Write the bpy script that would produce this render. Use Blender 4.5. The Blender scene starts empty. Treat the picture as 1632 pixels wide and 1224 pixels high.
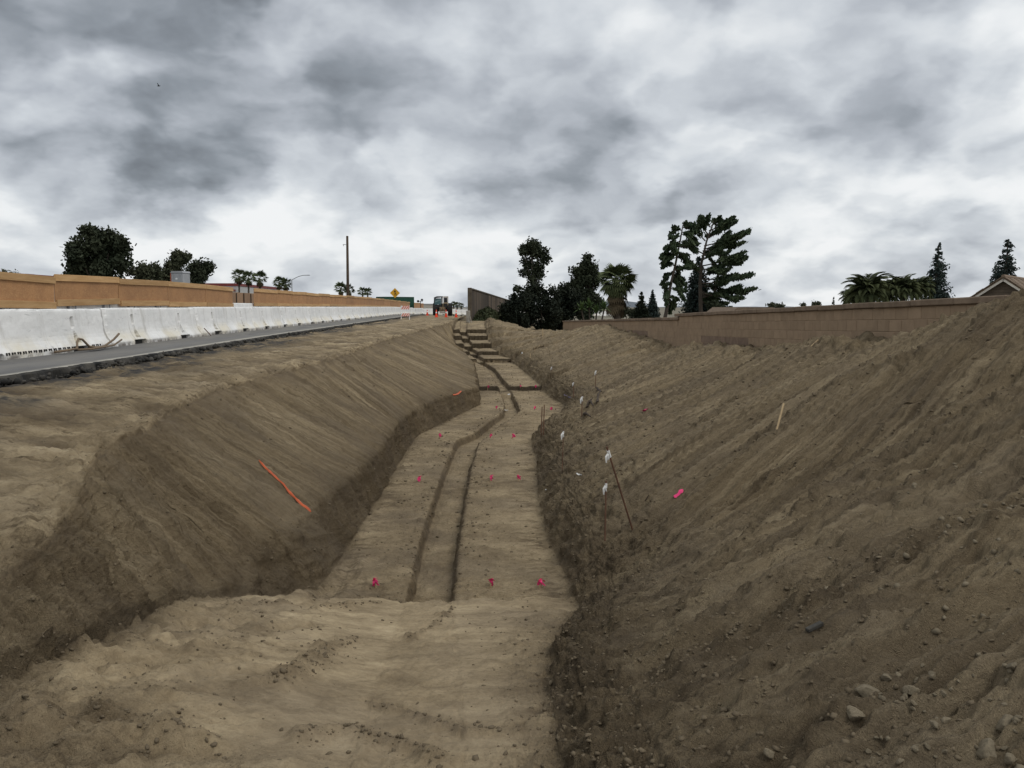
import bpy, math, random
import numpy as np
from mathutils import Vector, Matrix

R = math.radians
scene = bpy.context.scene
col = scene.collection
rnd = random.Random(7)
EYE = 0.82
F = 1367.0                       # focal length in photograph pixels (1632 wide)
PITCH, YAW = R(5.14), R(2.76)

# ------------------------------------------------------------------ camera
cd = bpy.data.cameras.new('camera')
cam = bpy.data.objects.new('camera', cd)
col.objects.link(cam)
cam.location = (0, 0, EYE)
cam.rotation_euler = (R(90) - PITCH, 0, -YAW)
cd.sensor_width = 36.0
cd.lens = 36.0 * F / 1632.0
cd.clip_start = 0.05
cd.clip_end = 12000
scene.camera = cam
scene.view_settings.view_transform = 'Standard'
scene.view_settings.look = 'None'
scene.view_settings.exposure = 0.0
scene.view_settings.gamma = 1.0
scene.view_settings.use_curve_mapping = False
CAMM = Matrix.Rotation(-YAW, 3, 'Z') @ Matrix.Rotation(R(90) - PITCH, 3, 'X')


def ray(px, py):
    return CAMM @ Vector(((px - 816) / F, -(py - 612) / F, -1.0))


def at_y(px, py, Y):
    d = ray(px, py)
    t = Y / d.y
    return Vector((d.x * t, Y, EYE + d.z * t))


def at_x(px, py, X):
    d = ray(px, py)
    t = X / d.x
    return Vector((X, d.y * t, EYE + d.z * t))


def at_z(px, py, z):
    d = ray(px, py)
    t = (z - EYE) / d.z
    return Vector((d.x * t, d.y * t, z))


# ------------------------------------------------------------------ world
SUN_EL, SUN_AZ = R(52), R(125)     # azimuth clockwise from +Y (east-of-north style)
world = bpy.data.worlds.new('World')
scene.world = world
world.use_nodes = True
nt = world.node_tree
nt.nodes.clear()


class G:
    """small node graph helper"""
    def __init__(self, nt):
        self.nt = nt

    def n(self, typ, **kw):
        nd = self.nt.nodes.new(typ)
        for k, v in kw.items():
            setattr(nd, k, v)
        return nd

    def put(self, sock, v):
        if v is None:
            return
        if hasattr(v, 'is_output'):
            self.nt.links.new(v, sock)
        else:
            if isinstance(v, (tuple, list)) and len(v) == 3 and sock.type == 'RGBA':
                v = (*v, 1.0)
            sock.default_value = v

    def math(self, op, a, b=None, c=None, clamp=False):
        nd = self.n('ShaderNodeMath', operation=op, use_clamp=clamp)
        for i, v in enumerate((a, b, c)):
            if v is not None:
                self.put(nd.inputs[i], v)
        return nd.outputs[0]

    def vmath(self, op, a, b=None):
        nd = self.n('ShaderNodeVectorMath', operation=op)
        self.put(nd.inputs[0], a)
        if b is not None:
            self.put(nd.inputs[1], b)
        return nd.outputs['Value'] if op in ('DOT_PRODUCT', 'LENGTH') else nd.outputs[0]

    def noise(self, vec, scale, detail=4.0, rough=0.55, dist=0.0, color=False, dim='3D'):
        nd = self.n('ShaderNodeTexNoise', noise_dimensions=dim)
        self.put(nd.inputs['Vector'], vec)
        self.put(nd.inputs['Scale'], scale)
        self.put(nd.inputs['Detail'], detail)
        self.put(nd.inputs['Roughness'], rough)
        self.put(nd.inputs['Distortion'], dist)
        return nd.outputs['Color'] if color else nd.outputs['Fac']

    def voro(self, vec, scale, feature='F1', rand=1.0):
        nd = self.n('ShaderNodeTexVoronoi', feature=feature)
        self.put(nd.inputs['Vector'], vec)
        self.put(nd.inputs['Scale'], scale)
        self.put(nd.inputs['Randomness'], rand)
        return nd.outputs['Distance']

    def rng(self, v, a, b, c=0.0, d=1.0, smooth=True):
        nd = self.n('ShaderNodeMapRange', interpolation_type='SMOOTHSTEP' if smooth else 'LINEAR')
        for i, x in enumerate((v, a, b, c, d)):
            self.put(nd.inputs[i], x)
        return nd.outputs[0]

    def mix(self, f, a, b, mode='MIX'):
        nd = self.n('ShaderNodeMix', data_type='RGBA', blend_type=mode)
        self.put(nd.inputs[0], f)
        self.put(nd.inputs[6], a)
        self.put(nd.inputs[7], b)
        return nd.outputs[2]

    def ramp(self, f, stops):
        nd = self.n('ShaderNodeValToRGB')
        cr = nd.color_ramp
        while len(cr.elements) < len(stops):
            cr.elements.new(0.5)
        for e, (p, c) in zip(cr.elements, stops):
            e.position = p
            e.color = (*c, 1.0)
        self.put(nd.inputs[0], f)
        return nd.outputs[0]

    def scalev(self, v, s):
        nd = self.n('ShaderNodeMapping')
        self.put(nd.inputs[0], v)
        nd.inputs['Scale'].default_value = s
        return nd.outputs[0]


g = G(nt)
tc = g.n('ShaderNodeTexCoord').outputs['Generated']
sky = g.n('ShaderNodeTexSky', sky_type='NISHITA', sun_disc=False, sun_elevation=SUN_EL,
          sun_rotation=SUN_AZ, air_density=1.0, dust_density=2.0)
sx = g.n('ShaderNodeSeparateXYZ')
g.put(sx.inputs[0], tc)
up = g.math('MAXIMUM', sx.outputs[2], 0.0)
zc = g.math('ADD', up, 0.42)
cx = g.n('ShaderNodeCombineXYZ')
g.put(cx.inputs[0], g.math('DIVIDE', sx.outputs[0], zc))
g.put(cx.inputs[1], g.math('DIVIDE', sx.outputs[1], zc))
g.put(cx.inputs[2], 3.7)
P = cx.outputs[0]


def scaled(v, k):
    nd = g.n('ShaderNodeVectorMath', operation='SCALE')
    g.put(nd.inputs[0], v)
    nd.inputs['Scale'].default_value = k
    return nd.outputs[0]


def puffs(vec, sc_, det=2.0):
    nd = g.n('ShaderNodeTexVoronoi', feature='SMOOTH_F1', voronoi_dimensions='2D')
    g.put(nd.inputs['Vector'], vec)
    nd.inputs['Scale'].default_value = sc_
    nd.inputs['Detail'].default_value = det
    nd.inputs['Roughness'].default_value = 0.5
    nd.inputs['Lacunarity'].default_value = 2.3
    nd.inputs['Smoothness'].default_value = 0.55
    return nd.outputs['Distance']


PW = g.vmath('ADD', P, scaled(g.vmath('SUBTRACT', g.noise(P, 2.6, 5.0, 0.56, 0.0, True, '2D'), (0.5, 0.5, 0.5)), 0.34))
n_big = g.noise(PW, 1.35, 3.0, 0.5, dim='2D')
n_fine = g.noise(PW, 6.0, 6.0, 0.58, dim='2D')
v0 = puffs(PW, 2.3)
v1 = puffs(g.vmath('ADD', PW, (0.03, 0.11, 0.0)), 2.3)
dw = g.vmath('NORMALIZE', g.vmath('ADD', tc, scaled(g.vmath('SUBTRACT', g.noise(P, 3.0, 5.0, 0.56, 0.0, True, '2D'), (0.5, 0.5, 0.5)), 0.34)))
val = g.math('MULTIPLY', g.math('SUBTRACT', n_big, 0.5), 0.52)
val = g.math('ADD', val, g.math('MULTIPLY', g.math('SUBTRACT', v0, 0.5), 0.22))
val = g.math('ADD', val, g.math('MULTIPLY', g.math('SUBTRACT', v0, v1), 0.50))
val = g.math('ADD', val, g.math('MULTIPLY', g.math('SUBTRACT', n_fine, 0.5), 0.27))
val = g.math('ADD', val, 0.67)
# cloud masses: (px, py, angular size deg, amount)
for (bx, by, ang, amt) in [
        (60, -80, 18, -0.26), (150, 30, 12, -0.20), (400, 10, 10, -0.22), (60, 140, 7, -0.08), (250, 90, 7, -0.06), (300, 245, 8, 0.19), (170, 270, 8, 0.14), (60, 280, 7, 0.06), (650, 190, 7, -0.12), (790, 170, 8, -0.16),
        (1010, 230, 8, -0.10), (1500, 235, 6, -0.20), (1340, 10, 9, -0.10), (1180, 180, 6, -0.06), (480, 290, 7, -0.08), (250, 310, 6, -0.06),
        (900, 60, 7, -0.05), (470, 140, 5, 0.14), (640, 40, 6, 0.16), (1290, 270, 6, 0.13), (1110, 70, 7, 0.10), (1570, 110, 6, 0.16),
        (1180, 330, 8, 0.06), (30, 300, 6, 0.12)]:
    d = ray(bx, by).normalized()
    dt = g.vmath('DOT_PRODUCT', dw, tuple(d))
    w = g.rng(dt, math.cos(R(ang * 1.35)), math.cos(R(ang * 0.1)), 0.0, amt)
    val = g.math('ADD', val, w)
hz = g.rng(sx.outputs[2], 0.01, 0.16, 0.07, 0.0)
val = g.math('ADD', val, hz)
val = g.math('DIVIDE', g.math('ADD', val, 0.4), 1.4)
cloud = g.ramp(val, [(0.0, (.105, .112, .132)), (0.286, (.168, .184, .206)), (0.443, (.278, .306, .340)), (0.614, (.462, .494, .540)),
                     (0.771, (.645, .682, .722)), (0.943, (.86, .885, .90)), (1.0, (.92, .935, .945))])
below = g.rng(sx.outputs[2], -0.012, -0.002, 0.0, 1.0)
cloud = g.mix(below, (.14, .125, .10), cloud)
bg1 = g.n('ShaderNodeBackground')
g.put(bg1.inputs[0], sky.outputs[0])
bg1.inputs[1].default_value = 0.08
bg2 = g.n('ShaderNodeBackground')
g.put(bg2.inputs[0], cloud)
bg2.inputs[1].default_value = 1.0
ms = g.n('ShaderNodeMixShader')
ms.inputs[0].default_value = 0.94
nt.links.new(bg1.outputs[0], ms.inputs[1])
nt.links.new(bg2.outputs[0], ms.inputs[2])
wo = g.n('ShaderNodeOutputWorld')
nt.links.new(ms.outputs[0], wo.inputs[0])

sl = bpy.data.lights.new('sun', 'SUN')
sl.energy = 1.25
sl.angle = R(24)
sl.color = (1.0, 0.965, 0.91)
so = bpy.data.objects.new('sun', sl)
col.objects.link(so)
sd = Vector((math.sin(SUN_AZ) * math.cos(SUN_EL), math.cos(SUN_AZ) * math.cos(SUN_EL), math.sin(SUN_EL)))
so.rotation_euler = sd.to_track_quat('Z', 'Y').to_euler()
so.location = (0, 0, 60)


# ------------------------------------------------------------------ materials
def new_mat(name):
    m = bpy.data.materials.new(name)
    m.use_nodes = True
    m.node_tree.nodes.clear()
    gg = G(m.node_tree)
    out = gg.n('ShaderNodeOutputMaterial')
    b = gg.n('ShaderNodeBsdfPrincipled')
    m.node_tree.links.new(b.outputs[0], out.inputs[0])
    return m, gg, b


def bump(gg, b, h, strength=0.4, dist=0.02):
    nd = gg.n('ShaderNodeBump')
    nd.inputs['Strength'].default_value = strength
    nd.inputs['Distance'].default_value = dist
    gg.put(nd.inputs['Height'], h)
    gg.put(b.inputs['Normal'], nd.outputs[0])


def simple(name, c1, c2=None, scale=3.0, rough=0.7, bs=0.15, bscale=30.0, stretch=(1, 1, 1), rand=0.12, spec=0.3, metal=0.0):
    m, gg, b = new_mat(name)
    o = gg.n('ShaderNodeTexCoord').outputs['Object']
    o = gg.scalev(o, stretch)
    oi = gg.n('ShaderNodeObjectInfo').outputs['Random']
    ofs = gg.vmath('ADD', o, gg.vmath('MULTIPLY', (37.0, 19.0, 11.0), None)) if False else o
    cmb = gg.n('ShaderNodeCombineXYZ')
    gg.put(cmb.inputs[0], gg.math('MULTIPLY', oi, 31.0))
    gg.put(cmb.inputs[1], gg.math('MULTIPLY', oi, 17.0))
    ofs = gg.vmath('ADD', o, cmb.outputs[0])
    c2 = c2 or tuple(x * 0.7 for x in c1)
    f = gg.rng(gg.noise(ofs, scale, 6.0, 0.6, 0.2), 0.3, 0.7)
    c = gg.mix(f, c1, c2)
    hv = gg.n('ShaderNodeHueSaturation')
    gg.put(hv.inputs['Color'], c)
    gg.put(hv.inputs['Value'], gg.rng(oi, 0, 1, 1 - rand, 1 + rand, False))
    gg.put(b.inputs['Base Color'], hv.outputs[0])
    b.inputs['Roughness'].default_value = rough
    b.inputs['Specular IOR Level'].default_value = spec
    b.inputs['Metallic'].default_value = metal
    if bs:
        bump(gg, b, gg.noise(ofs, bscale, 5.0, 0.6), bs, 0.01)
    return m


M = {}


def soil_material():
    m, gg, b = new_mat('soil')
    pos = gg.n('ShaderNodeTexCoord').outputs['Object']
    fl = gg.n('ShaderNodeAttribute', attribute_name='flow').outputs['Vector']
    zn = gg.n('ShaderNodeAttribute', attribute_name='zone')
    za = zn.outputs['Color']
    unpad = zn.outputs['Alpha']
    s3 = gg.n('ShaderNodeSeparateColor')
    gg.put(s3.inputs[0], za)
    pale, moist, strk = s3.outputs[0], s3.outputs[1], s3.outputs[2]
    # streaks running down the cut slopes
    st1 = gg.noise(gg.scalev(fl, (3.2, 0.16, 1)), 1.0, 7.0, 0.62, 0.5)
    st2 = gg.noise(gg.scalev(fl, (14.0, 0.42, 1)), 1.0, 6.0, 0.65, 0.6)
    st3 = gg.noise(gg.scalev(fl, (42.0, 2.6, 1)), 1.0, 5.0, 0.65, 0.6)
    big = gg.noise(pos, 0.55, 5.0, 0.55, 0.4)
    mid = gg.noise(pos, 3.1, 8.0, 0.62, 0.5)
    fin = gg.noise(pos, 24.0, 8.0, 0.68, 0.2)
    vfin = gg.noise(pos, 110.0, 5.0, 0.65)
    s_str = gg.math('ADD', gg.math('MULTIPLY', st1, 0.40), gg.math('ADD', gg.math('MULTIPLY', st2, 0.4), gg.math('MULTIPLY', st3, 0.2)))
    s_iso = gg.math('ADD', gg.math('MULTIPLY', big, 0.36), gg.math('ADD', gg.math('MULTIPLY', mid, 0.40), gg.math('MULTIPLY', fin, 0.24)))
    mm = gg.n('ShaderNodeMix', data_type='FLOAT')
    gg.put(mm.inputs[0], strk)
    gg.put(mm.inputs[2], s_iso)
    gg.put(mm.inputs[3], s_str)
    s = mm.outputs[0]
    tread = gg.noise(gg.scalev(pos, (2.6, 8.5, 4)), 1.0, 6.0, 0.66, 0.6)
    tread = gg.math('MULTIPLY', gg.rng(tread, 0.47, 0.64, 0.0, -0.46), gg.math('MULTIPLY', gg.rng(pale, 0.5, 0.62, 0.0, 1.0), gg.math('SUBTRACT', 1.0, strk, clamp=True)))
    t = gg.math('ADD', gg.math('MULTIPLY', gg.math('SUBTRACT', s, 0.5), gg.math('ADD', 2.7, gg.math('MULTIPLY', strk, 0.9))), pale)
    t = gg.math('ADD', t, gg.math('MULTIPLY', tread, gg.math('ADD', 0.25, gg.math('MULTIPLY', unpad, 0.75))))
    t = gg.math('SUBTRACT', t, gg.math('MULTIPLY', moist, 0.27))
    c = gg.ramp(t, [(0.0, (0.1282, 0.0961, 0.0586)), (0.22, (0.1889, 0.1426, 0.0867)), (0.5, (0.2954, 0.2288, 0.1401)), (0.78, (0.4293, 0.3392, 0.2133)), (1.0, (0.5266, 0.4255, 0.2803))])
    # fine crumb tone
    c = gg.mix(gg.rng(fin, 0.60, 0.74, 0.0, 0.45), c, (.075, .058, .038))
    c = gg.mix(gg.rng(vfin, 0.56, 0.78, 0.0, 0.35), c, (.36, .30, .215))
    # dark crumbs and their micro-shadow painted as fine flecks, gathered in drifts and drawn out along the drag marks
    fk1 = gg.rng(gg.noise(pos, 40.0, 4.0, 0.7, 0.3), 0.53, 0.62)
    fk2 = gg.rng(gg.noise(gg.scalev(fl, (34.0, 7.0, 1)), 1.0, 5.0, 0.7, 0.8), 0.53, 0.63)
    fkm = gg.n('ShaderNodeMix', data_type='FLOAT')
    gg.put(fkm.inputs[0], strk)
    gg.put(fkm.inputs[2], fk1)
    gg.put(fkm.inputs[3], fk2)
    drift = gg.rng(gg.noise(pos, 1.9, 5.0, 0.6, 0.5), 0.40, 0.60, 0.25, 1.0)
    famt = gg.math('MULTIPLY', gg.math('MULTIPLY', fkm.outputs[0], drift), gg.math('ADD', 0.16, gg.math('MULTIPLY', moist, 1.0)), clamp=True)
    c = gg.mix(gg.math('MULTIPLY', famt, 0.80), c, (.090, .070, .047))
    # greenish-brown against pinkish-brown drift
    c = gg.mix(gg.rng(gg.noise(pos, 0.9, 4, 0.5), 0.42, 0.66, 0.0, 0.35), c, (.150, .118, .085), 'MIX')
    dark = gg.n('ShaderNodeAttribute', attribute_name='stain').outputs['Fac']
    c = gg.mix(gg.math('MULTIPLY', dark, gg.rng(mid, 0.33, 0.6)), c, (.062, .058, .054))
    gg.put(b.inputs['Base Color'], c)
    b.inputs['Roughness'].default_value = 0.95
    b.inputs['Specular IOR Level'].default_value = 0.12
    vo = gg.voro(gg.vmath('ADD', pos, gg.noise(pos, 9.0, 3, 0.5, 0, True)), 20.0)
    cl = gg.rng(vo, 0.0, 0.55, 1.0, 0.0)
    vo2 = gg.rng(gg.voro(gg.vmath('ADD', pos, gg.noise(pos, 22.0, 3, 0.5, 0, True)), 52.0), 0.0, 0.6, 1.0, 0.0)
    hgt = gg.math('ADD', gg.math('MULTIPLY', fin, 1.5), gg.math('MULTIPLY', vfin, 0.45))
    hgt = gg.math('ADD', hgt, gg.math('MULTIPLY', gg.math('MULTIPLY', vo2, moist), 0.45))
    hgt = gg.math('ADD', hgt, gg.math('MULTIPLY', gg.math('MULTIPLY', cl, moist), 0.8))
    hgt = gg.math('ADD', hgt, gg.math('MULTIPLY', gg.math('MULTIPLY', st3, strk), 0.9))
    rough_amt = gg.math('ADD', 0.48, gg.math('MULTIPLY', moist, 0.80))
    bump(gg, b, gg.math('MULTIPLY', gg.math('MULTIPLY', hgt, rough_amt), gg.math('ADD', 0.40, gg.math('MULTIPLY', unpad, 0.60))), 1.0, 0.048)
    return m


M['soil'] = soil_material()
M['clod'] = simple('clod', (.180, .143, .095), (.120, .094, .062), 6.0, 0.95, 0.5, 40.0, spec=0.1)
M['stone'] = simple('stone', (.225, .187, .128), (.155, .127, .085), 5.0, 0.9, 0.5, 22.0, spec=0.15)
M['trunk'] = simple('trunk', (.10, .08, .062), (.055, .045, .036), 4.0, 0.9, 0.5, 14.0, (1, 1, .2))
M['pale_trunk'] = simple('pale_trunk', (.24, .21, .18), (.11, .095, .08), 3.0, 0.9, 0.3, 12.0, (1, 1, .3))


def leaf_mat(name, a, b2, sc=0.5):
    m, gg, b = new_mat(name)
    o = gg.n('ShaderNodeTexCoord').outputs['Object']
    f = gg.rng(gg.noise(o, sc, 4.0, 0.6), 0.35, 0.65)
    f2 = gg.rng(gg.noise(o, sc * 9, 3.0, 0.6), 0.35, 0.7, 0.86, 1.14)
    c = gg.mix(f, a, b2)
    hv = gg.n('ShaderNodeHueSaturation')
    gg.put(hv.inputs['Color'], c)
    gg.put(hv.inputs['Value'], f2)
    gg.put(b.inputs['Base Color'], hv.outputs[0])
    b.inputs['Roughness'].default_value = 0.7
    b.inputs['Specular IOR Level'].default_value = 0.08
    return m


M['leaf_dark'] = leaf_mat('leaf_dark', (0.0270, 0.0351, 0.0216), (0.0459, 0.0540, 0.0324))
M['leaf_bush'] = leaf_mat('leaf_bush', (0.0149, 0.0196, 0.0138), (0.0276, 0.0322, 0.0207))
M['leaf_olive'] = leaf_mat('leaf_olive', (0.0540, 0.0621, 0.0378), (0.0837, 0.0891, 0.0540))
M['leaf_pine'] = leaf_mat('leaf_pine', (0.0351, 0.0540, 0.0297), (0.0621, 0.0810, 0.0405), 0.7)
M['leaf_conifer'] = leaf_mat('leaf_conifer', (0.0324, 0.0486, 0.0432), (0.0540, 0.0702, 0.0607), 0.8)
M['leaf_palm'] = leaf_mat('leaf_palm', (0.0540, 0.0756, 0.0351), (0.0945, 0.1107, 0.0513), 0.9)
M['leaf_feather'] = leaf_mat('leaf_feather', (0.0540, 0.0702, 0.0351), (0.0945, 0.1053, 0.0486), 0.9)
M['leaf_yucca'] = leaf_mat('leaf_yucca', (.050, .085, .028), (.075, .110, .040), 1.2)
M['leaf_dry'] = leaf_mat('leaf_dry', (.11, .085, .05), (.07, .055, .035), 1.2)
M['weed'] = leaf_mat('weed', (.035, .045, .022), (.055, .060, .030), 1.2)


def barrier_material():
    m, gg, b = new_mat('white_concrete')
    o = gg.n('ShaderNodeTexCoord').outputs['Object']
    oi = gg.n('ShaderNodeObjectInfo').outputs['Random']
    cmb = gg.n('ShaderNodeCombineXYZ')
    gg.put(cmb.inputs[1], gg.math('MULTIPLY', oi, 57.0))
    p = gg.vmath('ADD', o, cmb.outputs[0])
    sep = gg.n('ShaderNodeSeparateXYZ')
    gg.put(sep.inputs[0], o)
    z = sep.outputs[2]
    c = gg.mix(gg.rng(gg.noise(p, 1.2, 6, 0.6), 0.35, 0.7), (.80, .795, .775), (.70, .70, .685))
    yel = gg.math('MULTIPLY', gg.rng(z, 0.42, 0.16, 0, 1), gg.rng(gg.noise(p, 0.8, 4, 0.6), 0.4, 0.62, 0.0, 0.75))
    c = gg.mix(yel, c, (.66, .60, .46))
    run = gg.rng(gg.noise(gg.scalev(p, (1, 2.2, .35)), 1.6, 7, 0.7, 0.4), 0.52, 0.72, 0.0, 0.6)
    c = gg.mix(run, c, (.42, .40, .36))
    scr = gg.rng(gg.noise(gg.scalev(p, (1, 1.0, 7.0)), 2.1, 8, 0.75, 1.2), 0.585, 0.67, 0.0, 0.6)
    c = gg.mix(scr, c, (.36, .36, .36))
    foot = gg.math('MULTIPLY', gg.rng(z, 0.13, 0.02, 0, 1), gg.rng(gg.noise(p, 5.0, 6, 0.7), 0.35, 0.62))
    c = gg.mix(foot, c, (.22, .20, .18))
    gg.put(b.inputs['Base Color'], c)
    b.inputs['Roughness'].default_value = 0.75
    b.inputs['Specular IOR Level'].default_value = 0.2
    bump(gg, b, gg.noise(p, 14, 7, 0.65), 0.25, 0.02)
    return m


M['white_concrete'] = barrier_material()
M['rubber'] = simple('rubber', (.018, .018, .018), (.03, .028, .026), 5, 0.85, 0.2)
M['dark_gap'] = simple('dark_gap', (.03, .028, .026), None, 5, 0.95, 0.3)


def asphalt_material():
    m, gg, b = new_mat('asphalt')
    o = gg.n('ShaderNodeTexCoord').outputs['Object']
    c = gg.mix(gg.rng(gg.noise(gg.scalev(o, (1, .25, 1)), 1.3, 7, 0.62, 0.3), 0.3, 0.7), (.105, .103, .102), (.165, .160, .152))
    fin = gg.noise(o, 90.0, 4, 0.7)
    c = gg.mix(gg.rng(fin, 0.45, 0.75, 0.0, 0.5), c, (.22, .215, .205))
    c = gg.mix(gg.rng(gg.noise(gg.scalev(o, (1, .12, 1)), 3.0, 6, 0.7, 0.5), 0.60, 0.7, 0.0, 0.6), c, (.055, .054, .054))
    sep = gg.n('ShaderNodeSeparateXYZ')
    gg.put(sep.inputs[0], o)
    lip = gg.math('MULTIPLY', gg.rng(sep.outputs[0], -6.08, -5.90), gg.rng(gg.noise(o, 2.2, 6, 0.65), 0.32, 0.5))
    c = gg.mix(lip, c, (.40, .375, .32))
    dust = gg.math('MULTIPLY', gg.rng(sep.outputs[1], 8, 60, 0.22, 0.6), gg.rng(gg.noise(gg.scalev(o, (1, .22, 1)), 1.6, 7, 0.66, 0.4), 0.38, 0.62))
    c = gg.mix(dust, c, (.25, .225, .18))
    gg.put(b.inputs['Base Color'], c)
    b.inputs['Roughness'].default_value = 0.9
    b.inputs['Specular IOR Level'].default_value = 0.25
    bump(gg, b, fin, 0.5, 0.01)
    return m


M['asphalt'] = asphalt_material()
M['asphalt_black'] = simple('asphalt_black', (.010, .010, .0095), (.085, .078, .066), 2.2, 0.9, 0.8, 22)
M['osb'] = None


def osb_material():
    m, gg, b = new_mat('osb')
    o = gg.n('ShaderNodeTexCoord').outputs['Object']
    oi = gg.n('ShaderNodeObjectInfo').outputs['Random']
    cmb = gg.n('ShaderNodeCombineXYZ')
    gg.put(cmb.inputs[1], gg.math('MULTIPLY', oi, 43.0))
    p = gg.vmath('ADD', o, cmb.outputs[0])
    c = gg.mix(gg.rng(gg.noise(p, 1.6, 6, 0.6), 0.3, 0.7), (.42, .215, .088), (.31, .155, .065))
    ch = gg.noise(gg.scalev(p, (3, 9, 22)), 1.0, 6, 0.7, 1.5)
    c = gg.mix(gg.rng(ch, 0.42, 0.7, 0.0, 0.65), c, (.50, .285, .125))
    c = gg.mix(gg.rng(gg.noise(p, 5.0, 6, 0.7, 1.0), 0.60, 0.70, 0.0, 0.65), c, (.23, .12, .05))
    hv = gg.n('ShaderNodeHueSaturation')
    gg.put(hv.inputs['Color'], c)
    gg.put(hv.inputs['Value'], gg.rng(oi, 0, 1, 0.86, 1.1, False))
    gg.put(b.inputs['Base Color'], hv.outputs[0])
    b.inputs['Roughness'].default_value = 0.8
    bump(gg, b, ch, 0.3, 0.01)
    return m


M['osb'] = osb_material()
M['lumber'] = simple('lumber', (.53, .335, .16), (.40, .235, .10), 2.0, 0.8, 0.25, 20, (6, .5, 6), 0.16)
M['old_board'] = simple('old_board', (.33, .21, .125), (.24, .15, .09), 2.0, 0.85, 0.3, 20, (6, 6, .5), 0.12)
M['steel'] = simple('steel', (.28, .29, .31), (.20, .20, .21), 6, 0.5, 0.05, metal=0.4)
M['grey_paint'] = simple('grey_paint', (.33, .34, .35), (.28, .29, .30), 3, 0.6, 0.05)
M['red_paint'] = simple('red_paint', (.42, .115, .06), (.34, .10, .06), 3, 0.6, 0.05)
M['stucco'] = simple('stucco', (.47, .47, .46), (.42, .42, .41), 1.5, 0.9, 0.15, 20)
M['stucco_cream'] = simple('stucco_cream', (.46, .43, .37), (.40, .37, .32), 1.5, 0.9, 0.15, 20)
M['trim_red'] = simple('trim_red', (.20, .048, .042), (.15, .04, .036), 2, 0.7, 0.05)
M['glass'] = simple('glass', (.025, .03, .035), None, 2, 0.1, 0, spec=0.6)
M['pole_wood'] = simple('pole_wood', (.075, .052, .034), (.045, .032, .022), 3, 0.9, 0.3, 20, (4, 4, .3))
M['sign_yellow'] = simple('sign_yellow', (.62, .33, .02), (.56, .29, .02), 3, 0.5, 0.02)
M['black_paint'] = simple('black_paint', (.012, .012, .012), None, 3, 0.6, 0.0)
M['container_green'] = simple('container_green', (.022, .085, .055), (.018, .062, .042), 2, 0.6, 0.1)
M['cone_orange'] = simple('cone_orange', (.85, .075, .025), (.72, .06, .022), 3, 0.55, 0.02)
M['white_plastic'] = simple('white_plastic', (.78, .78, .76), (.68, .68, .66), 4, 0.5, 0.02)
M['stripe_orange'] = simple('stripe_orange', (.78, .16, .07), (.66, .14, .07), 4, 0.5, 0.02)
M['pink'] = simple('pink', (.80, .055, .21), (.70, .05, .18), 8, 0.6, 0.05, rand=0.1)
M['ribbon_orange'] = simple('ribbon_orange', (.66, .135, .045), (.46, .10, .04), 8, 0.55, 0.1)
M['white_cloth'] = simple('white_cloth', (.74, .74, .72), (.62, .62, .60), 8, 0.7, 0.1)
M['rust'] = simple('rust', (.165, .085, .052), (.11, .058, .038), 12, 0.85, 0.2)
M['lath'] = simple('lath', (.50, .375, .22), (.38, .28, .16), 5, 0.85, 0.2, 20, (4, 4, .5))
M['purple'] = simple('purple', (.20, .17, .32), None, 5, 0.6, 0.02)
M['rope'] = simple('rope', (.22, .165, .11), (.15, .11, .075), 12, 0.9, 0.3)
M['cream_paint'] = simple('cream_paint', (.34, .27, .17), (.25, .19, .12), 4, 0.6, 0.05)
M['dark_steel'] = simple('dark_steel', (.022, .022, .024), (.034, .03, .028), 4, 0.7, 0.1)
M['blue_glass'] = simple('blue_glass', (.035, .12, .135), (.02, .07, .085), 2, 0.08, 0, spec=0.6)
M['pane_light'] = simple('pane_light', (.16, .27, .29), None, 2, 0.1, 0, spec=0.6)
M['sound_wall'] = simple('sound_wall', (.115, .085, .058), (.042, .033, .026), 1.2, 0.95, 0.5, 12, (3, 3, .12), 0.5)
M['sound_cap'] = simple('sound_cap', (.11, .09, .065), (.07, .057, .042), 2, 0.95, 0.3, 12)
M['block'] = simple('block', (.318, .232, .155), (.258, .187, .124), 3.0, 0.95, 0.5, 60, rand=0.07, spec=0.1)
M['block_bare'] = simple('block_bare', (.230, .165, .120), (.170, .120, .088), 3.0, 0.95, 0.6, 50, rand=0.12, spec=0.1)
M['mortar'] = simple('mortar', (.292, .214, .145), (.242, .177, .119), 6.0, 0.95, 0.5, 60, spec=0.1)
M['cap'] = simple('cap', (.225, .168, .120), (.155, .115, .082), 4.0, 0.95, 0.5, 50, spec=0.1)
M['roof_tile'] = simple('roof_tile', (.205, .150, .105), (.15, .11, .078), 5.0, 0.9, 0.3, 20, rand=0.15)
M['shingle'] = simple('shingle', (.135, .105, .078), (.095, .075, .057), 5.0, 0.9, 0.4, 20)
M['white_trim'] = simple('white_trim', (.66, .62, .55), (.56, .52, .46), 4.0, 0.7, 0.05)
M['ground'] = simple('ground', (.13, .12, .085), (.19, .165, .12), 0.05, 0.95, 0.2, 2)
M['hill'] = simple('hill', (.15, .17, .19), (.12, .14, .16), 0.004, 0.95, 0)
M['concrete_grey'] = simple('concrete_grey', (.30, .275, .235), (.22, .20, .17), 4.0, 0.9, 0.3, 20)


# ------------------------------------------------------------------ mesh helpers
def tag(o, label=None, cat=None, group=None, kind=None):
    if label:
        o['label'] = label
    if cat:
        o['category'] = cat
    if group:
        o['group'] = group
    if kind:
        o['kind'] = kind
    return o


def link(name, mesh, parent=None):
    o = bpy.data.objects.new(name, mesh)
    col.objects.link(o)
    if parent:
        o.parent = parent
    return o


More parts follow.
